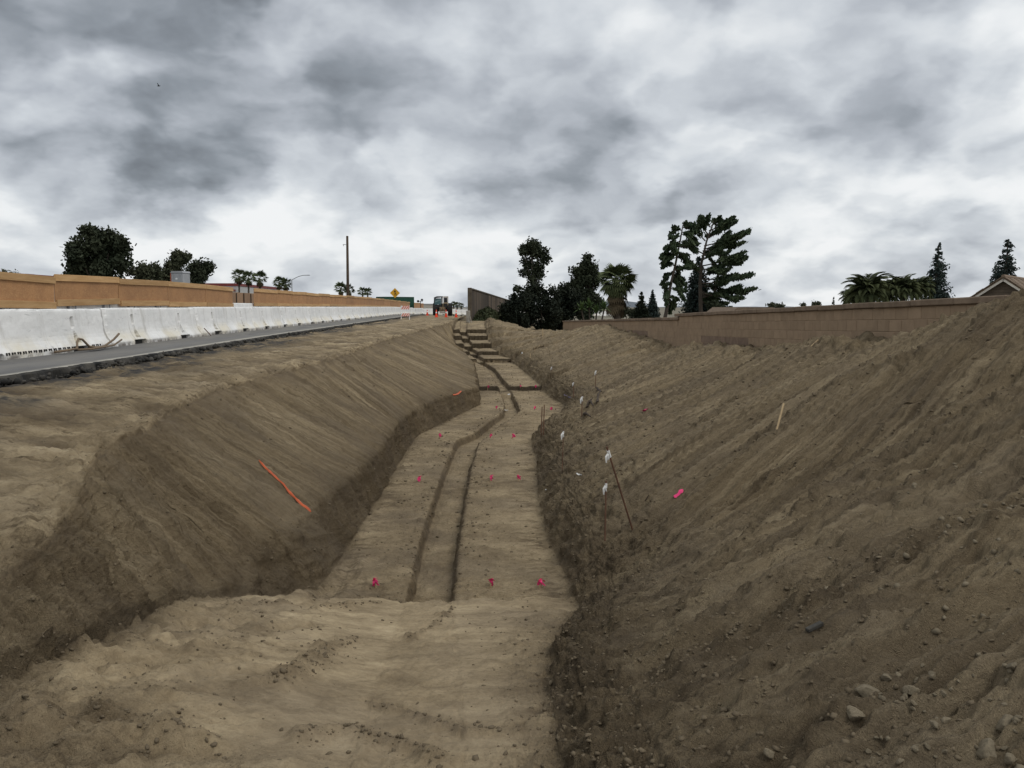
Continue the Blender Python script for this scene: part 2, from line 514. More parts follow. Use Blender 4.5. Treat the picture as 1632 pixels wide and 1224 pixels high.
def empty(name, loc=(0, 0, 0), rz=0.0):
    o = bpy.data.objects.new(name, None)
    o.empty_display_size = 0.3
    col.objects.link(o)
    o.location = loc
    o.rotation_euler = (0, 0, rz)
    return o


def fast_mesh(name, V, Fc, mat, smooth=False):
    """V (n,3), Fc (m,k) arrays"""
    V = np.asarray(V, np.float32)
    Fc = np.asarray(Fc, np.int32)
    me = bpy.data.meshes.new(name)
    me.vertices.add(len(V))
    me.vertices.foreach_set('co', V.ravel())
    k = Fc.shape[1]
    me.loops.add(Fc.size)
    me.loops.foreach_set('vertex_index', Fc.ravel())
    me.polygons.add(len(Fc))
    me.polygons.foreach_set('loop_start', np.arange(0, Fc.size, k, dtype=np.int32))
    if smooth:
        me.polygons.foreach_set('use_smooth', np.ones(len(Fc), bool))
    me.update(calc_edges=True)
    me.materials.append(mat)
    return me


class MB:
    def __init__(self):
        self.v = []
        self.f = []
        self.mi = []

    def add(self, vs, fs, mi=0):
        b = len(self.v)
        self.v += [tuple(v) for v in vs]
        self.f += [tuple(b + i for i in f) for f in fs]
        self.mi += [mi] * len(fs)
        return self

    def box(self, x0, x1, y0, y1, z0, z1, mi=0, M4=None, bev=0.0):
        if bev > 0:
            vs, fs = bevel_box(x0, x1, y0, y1, z0, z1, bev)
        else:
            vs = [Vector((x, y, z)) for z in (z0, z1) for y in (y0, y1) for x in (x0, x1)]
            fs = [(0, 2, 3, 1), (4, 5, 7, 6), (0, 1, 5, 4), (2, 6, 7, 3), (0, 4, 6, 2), (1, 3, 7, 5)]
        if M4 is not None:
            vs = [M4 @ Vector(v) for v in vs]
        return self.add(vs, fs, mi)

    def tube(self, pts, rads, seg=8, mi=0, caps=True):
        pts = [Vector(p) for p in pts]
        if not hasattr(rads, '__len__'):
            rads = [rads] * len(pts)
        rings = []
        prev = None
        for i, p in enumerate(pts):
            d = (pts[min(i + 1, len(pts) - 1)] - pts[max(i - 1, 0)])
            if d.length < 1e-9:
                d = Vector((0, 0, 1))
            d.normalize()
            if prev is None:
                a = d.orthogonal().normalized()
            else:
                a = (prev - d * prev.dot(d))
                a = a.normalized() if a.length > 1e-6 else d.orthogonal().normalized()
            prev = a
            b = d.cross(a)
            rings.append([p + (a * math.cos(2 * math.pi * k / seg) + b * math.sin(2 * math.pi * k / seg)) * rads[i] for k in range(seg)])
        vs = [v for r in rings for v in r]
        fs = []
        for i in range(len(rings) - 1):
            for k in range(seg):
                k2 = (k + 1) % seg
                fs.append((i * seg + k, i * seg + k2, (i + 1) * seg + k2, (i + 1) * seg + k))
        if caps:
            fs.append(tuple(reversed(range(seg))))
            fs.append(tuple((len(rings) - 1) * seg + k for k in range(seg)))
        return self.add(vs, fs, mi)

    def lathe(self, prof, seg=16, mi=0, M4=None):
        """profile of (r,z)"""
        vs = []
        for r, z in prof:
            for k in range(seg):
                a = 2 * math.pi * k / seg
                v = Vector((r * math.cos(a), r * math.sin(a), z))
                vs.append(M4 @ v if M4 is not None else v)
        fs = []
        for i in range(len(prof) - 1):
            for k in range(seg):
                k2 = (k + 1) % seg
                fs.append((i * seg + k, i * seg + k2, (i + 1) * seg + k2, (i + 1) * seg + k))
        fs.append(tuple(reversed(range(seg))))
        fs.append(tuple((len(prof) - 1) * seg + k for k in range(seg)))
        return self.add(vs, fs, mi)

    def prism(self, poly, y0, y1, mi=0, M4=None):
        """poly in (x,z), extruded along y"""
        n = len(poly)
        vs = [Vector((x, y0, z)) for x, z in poly] + [Vector((x, y1, z)) for x, z in poly]
        if M4 is not None:
            vs = [M4 @ v for v in vs]
        fs = [tuple(range(n)), tuple(reversed(range(n, 2 * n)))]
        for i in range(n):
            j = (i + 1) % n
            fs.append((i, i + n, j + n, j))
        return self.add(vs, fs, mi)

    def mesh(self, name, mats, smooth=False):
        me = bpy.data.meshes.new(name)
        me.from_pydata([tuple(v) for v in self.v], [], self.f)
        if not isinstance(mats, (list, tuple)):
            mats = [mats]
        for m in mats:
            me.materials.append(m)
        me.polygons.foreach_set('material_index', self.mi)
        if smooth:
            me.polygons.foreach_set('use_smooth', [True] * len(self.f))
        me.update()
        return me

    def build(self, name, mats, parent=None, smooth=False):
        return link(name, self.mesh(name, mats, smooth), parent)


def bevel_box(x0, x1, y0, y1, z0, z1, b):
    vs = []
    for z, zi in ((z0, 0), (z0 + b, 1), (z1 - b, 1), (z1, 0)):
        i = b if not zi else 0
        xa, xb, ya, yb = x0 + i, x1 - i, y0 + i, y1 - i
        if zi:
            ring = [(x0 + b, y0), (x1 - b, y0), (x1, y0 + b), (x1, y1 - b), (x1 - b, y1), (x0 + b, y1), (x0, y1 - b), (x0, y0 + b)]
        else:
            ring = [(xa, ya), (xb, ya), (xb, ya), (xb, yb), (xb, yb), (xa, yb), (xa, yb), (xa, ya)]
        vs += [(x, y, z) for x, y in ring]
    fs = []
    for r in range(3):
        for k in range(8):
            k2 = (k + 1) % 8
            fs.append((r * 8 + k, r * 8 + k2, r * 8 + 8 + k2, r * 8 + 8 + k))
    fs.append((6, 4, 2, 0))
    fs.append((24, 26, 28, 30))
    return [Vector(v) for v in vs], fs


# ------------------------------------------------------------------ numpy noise
_rs = np.random.RandomState(11)
_perm = np.concatenate([_rs.permutation(4096)] * 2)
_ga = _rs.rand(4096) * 2 * math.pi
_gx, _gy = np.cos(_ga), np.sin(_ga)


def perlin(x, y):
    xi = np.floor(x).astype(np.int64)
    yi = np.floor(y).astype(np.int64)
    fx, fy = x - xi, y - yi
    u = fx * fx * fx * (fx * (fx * 6 - 15) + 10)
    v = fy * fy * fy * (fy * (fy * 6 - 15) + 10)

    def gr(ix, iy, dx, dy):
        h = _perm[(_perm[ix & 4095] + (iy & 4095)) & 4095]
        return _gx[h] * dx + _gy[h] * dy
    a = gr(xi, yi, fx, fy)
    b = gr(xi + 1, yi, fx - 1, fy)
    c = gr(xi, yi + 1, fx, fy - 1)
    d = gr(xi + 1, yi + 1, fx - 1, fy - 1)
    return ((a + u * (b - a)) * (1 - v) + (c + u * (d - c)) * v) * 1.5


def fbm(x, y, oct=4, lac=2.03, gain=0.5, ridge=False):
    s = 0
    a = 1.0
    for i in range(oct):
        n = perlin(x + 17.3 * i, y - 9.1 * i)
        if ridge:
            n = 1 - 2 * np.abs(n)
        s = s + a * n
        a *= gain
        x = x * lac
        y = y * lac
    return s


def sst(a, b, x):
    t = np.clip((x - a) / (b - a), 0, 1)
    return t * t * (3 - 2 * t)


# ------------------------------------------------------------------ the excavated ground
def road_z(y):
    y = np.asarray(y, float)
    tt = np.clip((y - 10) / 18, 0, 1)
    return -0.00018 * np.clip(y - 80, 0, 90) ** 2 - 0.045 * (1 - tt * tt * (3 - 2 * tt))


_fz = [(-8, -0.60), (0.0, -0.74), (2.2, -0.82), (3.2, -0.97), (8.04, -1.985), (8.10, -2.085), (8.35, -2.08), (29.4, -2.06), (29.46, -1.92),
       (42.2, -1.92), (42.26, -1.735), (45.3, -1.73), (45.36, -1.53), (48.7, -1.53), (48.76, -1.245), (53.3, -1.24), (53.36, -0.97),
       (58.3, -0.97), (58.36, -0.715), (60.5, -0.66), (64.0, -0.28), (70, -0.24), (80, -0.24), (120, -0.50), (170, -1.7)]
_fy = [a for a, b in _fz]
_fv = [b for a, b in _fz]
RBASE = [29.4, 42.2, 45.3, 48.7, 53.3, 58.3]
RBASE0 = RBASE
RISERS = [8.0, 8.04, 8.10, 8.14] + [v for r in RBASE for v in (r - 0.05, r, r + 0.06, r + 0.11)]


def zf(y):
    return np.interp(y, _fy, _fv)


def hit_floor(px, py):
    d = ray(px, py)
    prev = None
    for i in range(40, 4000):
        Y = i * 0.03
        t = Y / d.y
        z = EYE + d.z * t
        if z <= float(zf(Y)):
            return (d.x * t, Y)
    return (d.x * 60 / d.y, 60)


def curve(pts):
    pts = sorted(pts, key=lambda p: p[0])
    return [p[0] for p in pts], [p[1] for p in pts]


# crest of the left slope (bench edge)
A_px = [(0, 898), (48, 868), (92, 820), (121, 784), (121, 747), (158, 706), (220, 684), (257, 655), (327, 622), (386, 604),
        (450, 590), (510, 575), (560, 559), (600, 545), (650, 531), (690, 520), (715, 514.5)]


def bench_D(px):
    return float(np.interp(px, [0, 48, 92, 121, 158, 220, 257, 327, 450, 600, 690], [1.45, 1.42, 1.38, 1.31, 1.25, 1.22, 1.20, 1.16, 1.13, 1.06, 1.0]))


A_pts = []
A_z = []
for (px, py) in A_px:
    D = bench_D(px)
    p = at_z(px, py, EYE - D)
    A_pts.append((p.y, p.x))
    A_z.append((p.y, p.z))
A_pts += [(4.0, -2.6), (2.0, -2.5), (-8, -2.5), (62, -1.0), (75, -1.0), (170, -1.0)]
A_z += [(3.5, -0.68), (1.0, -0.72), (-8, -0.55), (62, -0.22), (75, -0.22), (120, -0.46), (170, -1.62)]
AX, AZ = curve(A_pts), curve(A_z)
# left edge of the floor
C_pts = []
C_z = []
for (px, py, D) in [(0, 1085, 1.62), (50, 1062, 1.66), (100, 1040, 1.73), (150, 1018, 1.80), (200, 995, 1.92), (250, 975, 2.10), (300, 957, 2.32), (350, 949, 2.48), (400, 945, 2.63), (450, 942, 2.76), (505, 940, 2.88)]:
    q = at_z(px, py, EYE - D)
    C_pts.append((q.y, q.x))
    C_z.append((q.y, q.z))
for p in [(535, 905), (560, 865), (600, 800), (640, 732), (665, 695), (702, 677), (740, 658), (765, 645)]:
    X, Y = hit_floor(*p)
    C_pts.append((Y, X))
C_pts += [(30.0, 0.26), (34, 0.2), (42, -0.25), (48, -0.8), (57, -1.15), (62, -1.1), (75, -0.6), (170, -0.6), (1.5, -1.8), (-8, -1.8)]
C_z += [(8.9, -2.08), (29.3, -2.06), (2.5, -0.80), (-8, -0.6)]
CZ = curve(C_z)
CX = curve(C_pts)
B_pts = []
for p in [(448, 872), (493, 822), (562, 762), (600, 728), (640, 672), (685, 643), (732, 629), (762, 620)]:
    q = at_z(*p, -1.60)
    B_pts.append((q.y, q.x))
BX0 = curve(B_pts)
KL = curve([(lambda q: (q[1], q[0]))(hit_floor(*p)) for p in
            [(650, 950), (668, 868), (690, 797), (707, 747), (727, 702), (757, 690), (780, 672), (802, 657), (804, 645), (800, 632), (790, 610), (777, 587)]]
           + [(0, -0.4), (48, -0.35), (58, -0.75), (63, -0.75), (170, -0.3)])
KR = curve([(lambda q: (q[1], q[0]))(hit_floor(*p)) for p in
            [(722, 950), (731, 868), (742, 797), (750, 747), (762, 707), (788, 684), (812, 668), (829, 655), (825, 645), (815, 625), (802, 605), (788, 587)]]
           + [(0, 0.1), (48, 0.12), (58, -0.25), (63, -0.25), (170, 0.1)])
D_pts = [(lambda q: (q[1], q[0]))(hit_floor(*p)) for p in
         [(895, 1224), (890, 1150), (872, 1100), (880, 1050), (925, 970), (905, 930), (872, 860), (857, 797), (855, 735), (845, 700), (867, 693), (884, 680),
          (900, 647), (882, 637), (862, 620), (840, 597), (825, 584)]]
D_pts += [(42.2, 2.0), (42.5, 1.95), (45.4, 1.4), (48.7, 1.15), (53.3, 1.02), (58.4, 1.02), (63, 1.0), (75, 1.2), (170, 1.2), (1.0, 0.30), (-8, 0.3)]
DX = curve(D_pts)
# crest of the spoil berm on the right, seen against the block wall
FXc = 6.15
F_z = []
for (px, py) in [(901, 531), (934, 523.5), (945, 520), (961, 527), (989, 536), (1027, 549), (1054.5, 562), (1082, 560), (1109, 550), (1137, 557), (1164, 555), (1186, 564),
                 (1228, 560), (1252, 553), (1294, 553), (1321, 539), (1349, 549), (1376, 552), (1417, 549.6), (1458, 546), (1513, 516), (1568, 500), (1596, 484), (1632, 470)]:
    q = at_x(px, py, FXc)
    F_z.append((q.y, q.z))
F_z += [(7.5, 0.98), (5, 0.9), (-8, 0.6), (61, -0.95), (66, -1.1), (90, -1.3), (170, -1.9)]
FZ = curve(F_z)

rowsY = np.concatenate([np.linspace(-8, 0.9, 26), np.exp(np.linspace(math.log(1.0), math.log(64.0), 770)), np.linspace(65, 170, 36)])
rowsY = np.unique(np.concatenate([rowsY, RISERS, np.linspace(7.96, 9.0, 75)]))
NR = len(rowsY)


def sm(a, w):
    """smooth a row curve with a window in rows"""
    k = np.hanning(2 * w + 3)[1:-1]
    k /= k.sum()
    ap = np.concatenate([np.full(w, a[0]), a, np.full(w, a[-1])])
    return np.convolve(ap, k, 'valid')


def ic(c):
    return np.interp(rowsY, c[0], c[1])


y = rowsY
ax, az = sm(ic(AX), 10), sm(ic(AZ), 8)
cx_ = sm(ic(CX), 3)
flo = zf(y)
cz = np.where(y < 8.9, sm(ic(CZ), 6), flo)
steep = 0.50 * sst(7.9, 8.6, y) * (1 - 0.8 * sst(40, 48, y)) + 0.05
bx = np.where(y < BX0[0][0], cx_ - 0.10 - 0.32 * sst(7.9, 8.6, y), np.where(y > 25.5, cx_ - 0.12, ic(BX0)))
bx = np.minimum(sm(bx, 5), cx_ - 0.06)
ax = np.minimum(ax, bx - 0.25)
kl, kr = sm(ic(KL), 3), sm(ic(KR), 3)
kl = np.maximum(kl, cx_ + 0.08)
kr = np.maximum(kr, kl + 0.15)
dx_ = sm(ic(DX), 4)
dx_ = np.maximum(dx_, kr + 0.1)
kd = 0.17 * sst(8.09, 8.12, y) * (1 - sst(60, 62, y)) + 0.001
# the key steps up a little before/after the floor does
fkey = np.interp(y, [a - (1.0 if 29 < a < 29.9 else 0) for a in _fy], _fv)
ez_h = 0.16 + 0.30 * sst(7.5, 10, y) * (1 - sst(38, 50, y)) + 0.10 * sst(53, 62, y) * (1 - sst(66, 80, y))
ex = dx_ + 0.34 + 0.06 * sst(7, 9, y)
fzc = sm(ic(FZ), 4)
fx = np.interp(y, [-8, 56, 62, 66, 170], [FXc, FXc, 5.6, 5.0, 5.0])
pts = [
    (np.full(NR, -7.0), road_z(y) - 0.32),
    (np.full(NR, -6.35), road_z(y) - 0.22),
    (np.full(NR, -5.64), road_z(y) * 0.9 - 0.095 + 0.0 * y),
    (ax - 0.45, az + 0.05),
    (ax, az),
    (ax + 0.10, az - 0.06),
    (bx, cz + steep),
    (bx * 0.35 + cx_ * 0.65, cz + steep * 0.28),
    (cx_, cz + 0.0),
    (kl - 0.02, flo + 0.0),
    (kl + 0.035, fkey - kd),
    (kr - 0.035, fkey - kd),
    (kr + 0.02, flo),
    (dx_, flo),
    (ex * 0.6 + dx_ * 0.4, flo + ez_h * 0.75),
    (ex, flo + ez_h),
    (ex * 0.5 + fx * 0.5, (flo + ez_h) * 0.5 + fzc * 0.5 - 0.02 + 0.06 * np.sin(y * 0.7)),
    (fx - 0.35, fzc - 0.10),
    (fx, fzc),
    (np.full(NR, 7.12), np.minimum(fzc + 0.02, 0.98)),
    (np.full(NR, 9.0), np.full(NR, -2.45)),
]
segs = [4, 16, 70, 22, 14, 130, 26, 22, 64, 12, 30, 12, 84, 18, 26, 120, 90, 14, 16, 6]
bench_far = sst(60, 68, y)
for i, (X_, Z_) in enumerate(pts):
    pass
PX = np.stack([p[0] for p in pts], 1)
PZ = np.stack([p[1] for p in pts], 1)
# keep x strictly increasing
for i in range(1, PX.shape[1]):
    PX[:, i] = np.maximum(PX[:, i], PX[:, i - 1] + 0.012)
colsX, colsZ, colk = [], [], []
for i, s in enumerate(segs):
    for k in range(s):
        f = k / s
        colsX.append(PX[:, i] * (1 - f) + PX[:, i + 1] * f)
        colsZ.append(PZ[:, i] * (1 - f) + PZ[:, i + 1] * f)
        colk.append(i + f)
colsX.append(PX[:, -1])
colsZ.append(PZ[:, -1])
colk.append(len(segs))
GX = np.stack(colsX, 1)
GZ = np.stack(colsZ, 1)
CK = np.array(colk)
NC = GX.shape[1]
for _ in range(4):
    GX[:, 1:-1] = GX[:, 1:-1] * 0.5 + (GX[:, :-2] + GX[:, 2:]) * 0.25
    GZ[:, 1:-1] = GZ[:, 1:-1] * 0.5 + (GZ[:, :-2] + GZ[:, 2:]) * 0.25
GY = np.repeat(rowsY[:, None], NC, 1)
dT = np.sqrt(np.diff(GX, axis=1) ** 2 + np.diff(GZ, axis=1) ** 2)
GT = np.concatenate([np.zeros((NR, 1)), np.cumsum(dT, 1)], 1)
GT -= GT[:, [int(np.argmin(np.abs(CK - 12)))]]     # arc length measured from the key
K = np.repeat(CK[None, :], NR, 0)


def band(a, b, s=0.25):
    return sst(a - s, a + s, K) * (1 - sst(b - s, b + s, K))


w_bench = 1 - sst(4.2, 4.9, K)
w_lslope = band(5.0, 6.0, 0.35)
w_lsteep = band(6.0, 8.0, 0.2)
w_floor = band(8.0, 13.0, 0.15)
w_key = band(9.3, 11.7, 0.3)
w_keyrim = np.exp(-((K - 9.2) / 0.9) ** 2) + np.exp(-((K - 11.8) / 0.9) ** 2)
w_rtoe = band(13.05, 15.2, 0.25)
w_rslope = sst(14.8, 15.4, K)
w_crestL = np.exp(-((K - 4.3) / 0.7) ** 2)
w_ramp = (1 - sst(8.02, 8.12, GY)) * w_floor
near = 1 - sst(6.0, 9.0, GY)
SL = GX * 0.0
u, t = GY, GT
uu = u - np.where(K > 13.5, 0.42 * t, 0.02 * t)
streak = fbm(uu * 3.2, t * 0.13, 4, gain=0.6)
streak3 = fbm(uu * 24.0, t * 0.9 + 11, 2)
streak2 = fbm(uu * 9.0, t * 0.30 + 40, 3, gain=0.6)
lump = fbm(GX * 1.3, GY * 1.3, 4)
rough = fbm(GX * 5.1 + 9, GY * 5.1, 5, gain=0.62)
fine = fbm(GX * 19.0, GY * 19.0 + 3, 4, gain=0.62)
rid = fbm(GX * 3.0 + 31, GY * 3.0, 4, ridge=True)
dist = np.clip(GY / 14.0, 0.6, 1.6)
h = (w_bench * (0.035 * lump + 0.018 * rough + 0.006 * fine + 0.03 * fbm(GX * 0.8, GY * 0.5, 2))
     + w_crestL * (0.055 * rough + 0.035 * lump)
     + w_lslope * (0.045 * streak + 0.034 * streak2 + 0.011 * streak3 * (1 - sst(16, 30, GY)) + 0.016 * rough + 0.008 * fine + 0.05 * lump * 0.6)
     + w_lsteep * (0.085 * fbm(u * 4.2, t * 0.9 + 7, 5, gain=0.62) + 0.02 * fine)
     + w_floor * (1 - w_ramp) * (0.012 * lump + 0.008 * rough + 0.004 * fine + 0.011 * fbm(GX * 2.4, GY * 6.5, 4, gain=0.6))
     + w_key * (0.010 * rough + 0.006 * fine)
     + w_floor * np.clip(w_keyrim, 0, 1) * (1 - w_ramp) * 0.028 * np.abs(rough)
     + w_ramp * (0.008 * lump + 0.002 * rough + 0.0015 * fine - 0.016 * np.clip(rid - 0.75, 0, 1) * (1 - sst(-1.0, -0.2, GX)))
     + w_rtoe * (1 - 0.55 * near) * (0.06 * rough + 0.03 * lump + 0.022 * fine)
     + w_rslope * (0.070 * streak + 0.040 * streak2 + 0.012 * streak3 * (1 - sst(16, 30, GY)) + 0.024 * lump + 0.014 * rough + 0.010 * fine)
     + sst(16.6, 17.6, K) * (0.10 * lump + 0.06 * rough))
# broken, trampled left foot of the near slope and the loose ridges on the ramp
nl = 0.6 * near * (sst(4.0, 4.8, K) * (1 - sst(8.2, 8.9, K)))
h += nl * (0.055 * rough + 0.045 * lump + 0.020 * fine)
rr = 0.3 * sst(0.22, 0.5, fbm(GX * 1.6 + 4, GY * 2.6 + 2, 2)) * w_ramp * (1 - sst(-1.2, -0.3, GX))
h += rr * (0.030 * np.abs(rough) + 0.012 * np.abs(fine))
h += w_ramp * 0.0035 * np.sin((GY * 0.95 + GX * 0.25 + 0.25 * lump) * 7.0) * sst(-0.2, 0.5, GX + 0.9) * sst(3.4, 4.6, GY)
low = 0.55 * w_ramp * (1 - sst(2.6, 3.7, GY + 0.15 * lump + 0.25 * GX))
h += low * (0.045 * rough + 0.03 * lump + 0.012 * fine)
# loose windrow on the right edge of the ramp
wr = near * np.exp(-((K - 13.6) / 1.0) ** 2)
h += wr * (0.030 + 0.035 * rough + 0.014 * fine)
# tracked bands across the near right pile
h += near * w_rslope * (0.09 * fbm(GX * 0.9 - GY * 0.7, GX * 0.35 + GY * 0.45 + 3, 3) + 0.03 * rid)
nose_ = sst(6.6, 7.4, GY) * (1 - sst(9.3, 10.6, GY)) * sst(5.75, 6.1, K) * (1 - sst(8.2, 8.8, K))
h = h * (1 - 0.8 * nose_) + nose_ * (0.070 * fbm(GX * 3.2, GZ * 0.9 + GY, 3) + 0.035 * fbm(GX * 6, GZ * 4 + GY * 2, 4, gain=0.6))
h *= np.where(K > 18.9, 0.3, 1.0)
h *= 1 - 0.8 * sst(66, 80, GY)

# scrape ridges, crumb lines and bucket grooves: (photograph polyline, height, width, crumbs)
Pb = np.stack([GX, GY, GZ], 2)


def hit_base(px, py):
    d = ray(px, py)
    Y = 1.2
    while Y < 60:
        X = d.x / d.y * Y
        i = min(int(np.searchsorted(rowsY, Y)), NR - 1)
        if EYE + d.z / d.y * Y <= np.interp(X, GX[i], GZ[i]):
            break
        Y *= 1.006
    return X, Y


FEAT = [([(440, 1095), (480, 1072), (515, 1040), (556, 1022)], .030, .07, 1.0), ([(655, 1022), (690, 1000), (722, 972)], .012, .03, .9),
        ([(590, 1118), (650, 1130), (700, 1150), (760, 1160), (830, 1160), (880, 1130)], -.016, .035, .4), ([(590, 1128), (660, 1142), (740, 1172), (840, 1172)], .014, .04, .5),
        ([(80, 1040), (150, 1028), (215, 1020)], .02, .05, .3), ([(130, 1065), (165, 1050), (230, 1048), (290, 1060)], -.022, .04, .2), ([(275, 1015), (285, 1000), (340, 992), (372, 998)], -.022, .035, .2),
        ([(365, 970), (420, 964), (470, 963)], .02, .05, .8), ([(490, 975), (530, 968), (600, 962)], .018, .05, .9), ([(412, 1015), (440, 1003), (500, 998)], -.018, .04, .2),
        ([(300, 1040), (345, 1030), (400, 1012)], .014, .05, .2), ([(0, 1175), (70, 1150), (150, 1140), (240, 1160), (330, 1185)], .025, .06, .6), ([(480, 1180), (560, 1165), (640, 1190), (700, 1215)], .02, .06, .8),
        ([(180, 1205), (260, 1190), (350, 1200)], -.02, .05, .3), ([(480, 1050), (560, 1068), (680, 1092), (800, 1108)], .006, .10, 0), ([(475, 1100), (600, 1115), (760, 1125)], -.006, .10, 0),
        ([(930, 1102), (1000, 1088), (1080, 1068), (1180, 1012), (1260, 945)], -.045, .07, .4), ([(935, 1075), (1010, 1060), (1090, 1030), (1170, 975)], .035, .08, .5),
        ([(990, 1000), (1090, 930), (1200, 870), (1330, 790), (1500, 700)], .05, .10, .5), ([(1000, 1020), (1100, 948), (1215, 886), (1345, 806), (1510, 716)], -.04, .08, .2),
        ([(960, 960), (1060, 880), (1160, 810), (1270, 740)], .04, .09, .5), ([(1030, 990), (1180, 905), (1340, 835), (1480, 765)], .045, .09, .4), ([(1050, 1060), (1200, 985), (1400, 885), (1632, 765)], -.05, .10, .3),
        ([(1085, 1085), (1240, 1010), (1440, 905), (1632, 800)], .045, .12, .6), ([(1200, 700), (1330, 620), (1480, 560)], .05, .12, .4), ([(1290, 760), (1440, 680), (1600, 600)], -.05, .12, .3), ([(1330, 780), (1480, 700), (1632, 630)], .05, .12, .5),
        ([(1010, 800), (1100, 740), (1200, 680)], -.04, .10, .2), ([(1000, 760), (1080, 700), (1170, 640)], .04, .10, .3)]
fw = np.zeros((NR, NC))
fdk = np.zeros((NR, NC))
for (pl, amp, wd, cr_) in FEAT:
    Q = [hit_base(*p) for p in pl]
    Ya, Yb = min(q[1] for q in Q) - .6, max(q[1] for q in Q) + .6
    i0, i1 = np.searchsorted(rowsY, Ya), np.searchsorted(rowsY, Yb)
    gx, gy = GX[i0:i1] + 0.05 * rough[i0:i1], GY[i0:i1] + 0.05 * lump[i0:i1]
    dm = np.full(gx.shape, 9.0)
    for (xa, ya), (xb, yb) in zip(Q[:-1], Q[1:]):
        L2 = (xb - xa) ** 2 + (yb - ya) ** 2 + 1e-9
        tt = np.clip(((gx - xa) * (xb - xa) + (gy - ya) * (yb - ya)) / L2, 0, 1)
        dm = np.minimum(dm, np.hypot(gx - xa - tt * (xb - xa), gy - ya - tt * (yb - ya)))
    e_ = np.exp(-(dm / wd) ** 2)
    h[i0:i1] += (1.9 if wd < .075 else 1.15) * amp * e_ * (0.75 + 0.5 * rough[i0:i1])
    fw[i0:i1] = np.maximum(fw[i0:i1], cr_ * e_)
    fdk[i0:i1] = np.maximum(fdk[i0:i1], e_ * (1.0 if wd < .075 else 0.5))
# normals from finite differences
Pg = np.stack([GX, GY, GZ], 2)
du = np.gradient(Pg, axis=0)
dv = np.gradient(Pg, axis=1)
nrm = np.cross(dv, du)
nrm /= np.linalg.norm(nrm, axis=2, keepdims=True) + 1e-9
nrm *= np.sign(nrm[:, :, 2:3] + 1e-9)
nrm[:, :, 1] = np.clip(nrm[:, :, 1], -0.5, 0.5)
GP = Pg + nrm * h[:, :, None]
for r in [8.07] + RBASE:
    wdt = 0.30 if r < 9 else 0.7
    GP[:, :, 1] += (0.10 if r < 9 else 0.16) * fbm(GX * 2.6 + r, GX * 0 + r, 4, gain=0.6) * np.exp(-((GY - r) / wdt) ** 2) * band(8.0, 13.5, 0.4)
idx = np.arange(NR * NC).reshape(NR, NC)
quads = np.stack([idx[:-1, :-1], idx[:-1, 1:], idx[1:, 1:], idx[1:, :-1]], 2).reshape(-1, 4)
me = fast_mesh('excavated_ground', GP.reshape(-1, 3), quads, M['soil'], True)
at = me.attributes.new('flow', 'FLOAT_VECTOR', 'POINT')
fl = np.stack([uu, GT, np.zeros_like(GT)], 2).astype(np.float32)
at.data.foreach_set('vector', fl.ravel())
pale = (w_bench * (0.52 + 0.40 * lump) + w_crestL * 0.06 + w_lslope * 0.50 + w_lsteep * (0.37 - 0.12 * sst(9, 11, GY)) + w_floor * 0.64 + w_rtoe * 0.48 + w_rslope * 0.57)
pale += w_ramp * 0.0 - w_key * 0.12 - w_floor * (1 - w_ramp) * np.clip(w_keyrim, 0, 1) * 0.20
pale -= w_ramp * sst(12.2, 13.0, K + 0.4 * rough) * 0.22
pale += near * w_lslope * 0.10 + near * w_rslope * 0.05
pale -= near * w_lslope * 0.0 + rr * 0.14 + wr * 0.04
moist = (w_bench * 0.15 + w_lslope * 0.28 + w_lsteep * 0.40 + w_floor * 0.10 + w_rtoe * 0.45 + w_rslope * 0.34) + wr * 0.4 + nl * 0.12 + rr * 0.3 + low * 0.3
# key side walls toned darker; the right band paints in shading and clods
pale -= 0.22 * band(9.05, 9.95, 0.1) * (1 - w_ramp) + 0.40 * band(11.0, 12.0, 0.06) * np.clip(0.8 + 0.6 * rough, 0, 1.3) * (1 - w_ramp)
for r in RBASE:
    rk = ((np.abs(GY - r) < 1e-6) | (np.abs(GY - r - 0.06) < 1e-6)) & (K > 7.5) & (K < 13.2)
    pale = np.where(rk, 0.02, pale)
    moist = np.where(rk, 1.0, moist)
nose = sst(6.6, 7.4, GY) * (1 - sst(9.3, 10.6, GY)) * sst(5.75, 6.1, K) * (1 - sst(8.2, 8.8, K))
pale += w_rslope * 0.13 * (sst(-0.1, 0.6, fbm(uu * 1.3 + 5, t * 0.05, 3)) - 0.45)
pale += w_lslope * 0.10 * (sst(-0.1, 0.6, fbm(uu * 2.0 + 9, t * 0.05, 3)) - 0.45)
strk = np.clip(w_lslope * 0.80 + w_rslope * 0.85 + w_lsteep * 0.35, 0, 1) * (1 - 0.6 * nose)
pale = np.where(GY < 9, pale + nose * 0.06, pale)
pale -= fdk * 0.24
pale = np.clip(pale, 0, 1)
moist = np.clip(moist, 0, 1)
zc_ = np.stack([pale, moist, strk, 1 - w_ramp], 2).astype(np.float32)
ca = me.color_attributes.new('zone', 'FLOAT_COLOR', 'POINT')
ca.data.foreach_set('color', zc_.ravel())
stain = (1 - sst(-5.2 + 0.35 * lump, -4.2 + 0.5 * lump, GX)) * w_bench * sst(-0.25, 0.3, fbm(GX * 0.6, GY * 0.16, 3) + 0.15)
sa = me.attributes.new('stain', 'FLOAT', 'POINT')
sa.data.foreach_set('value', np.clip(stain, 0, 1).astype(np.float32).ravel())
ground = link('excavated_ground', me)
tag(ground, kind='structure')


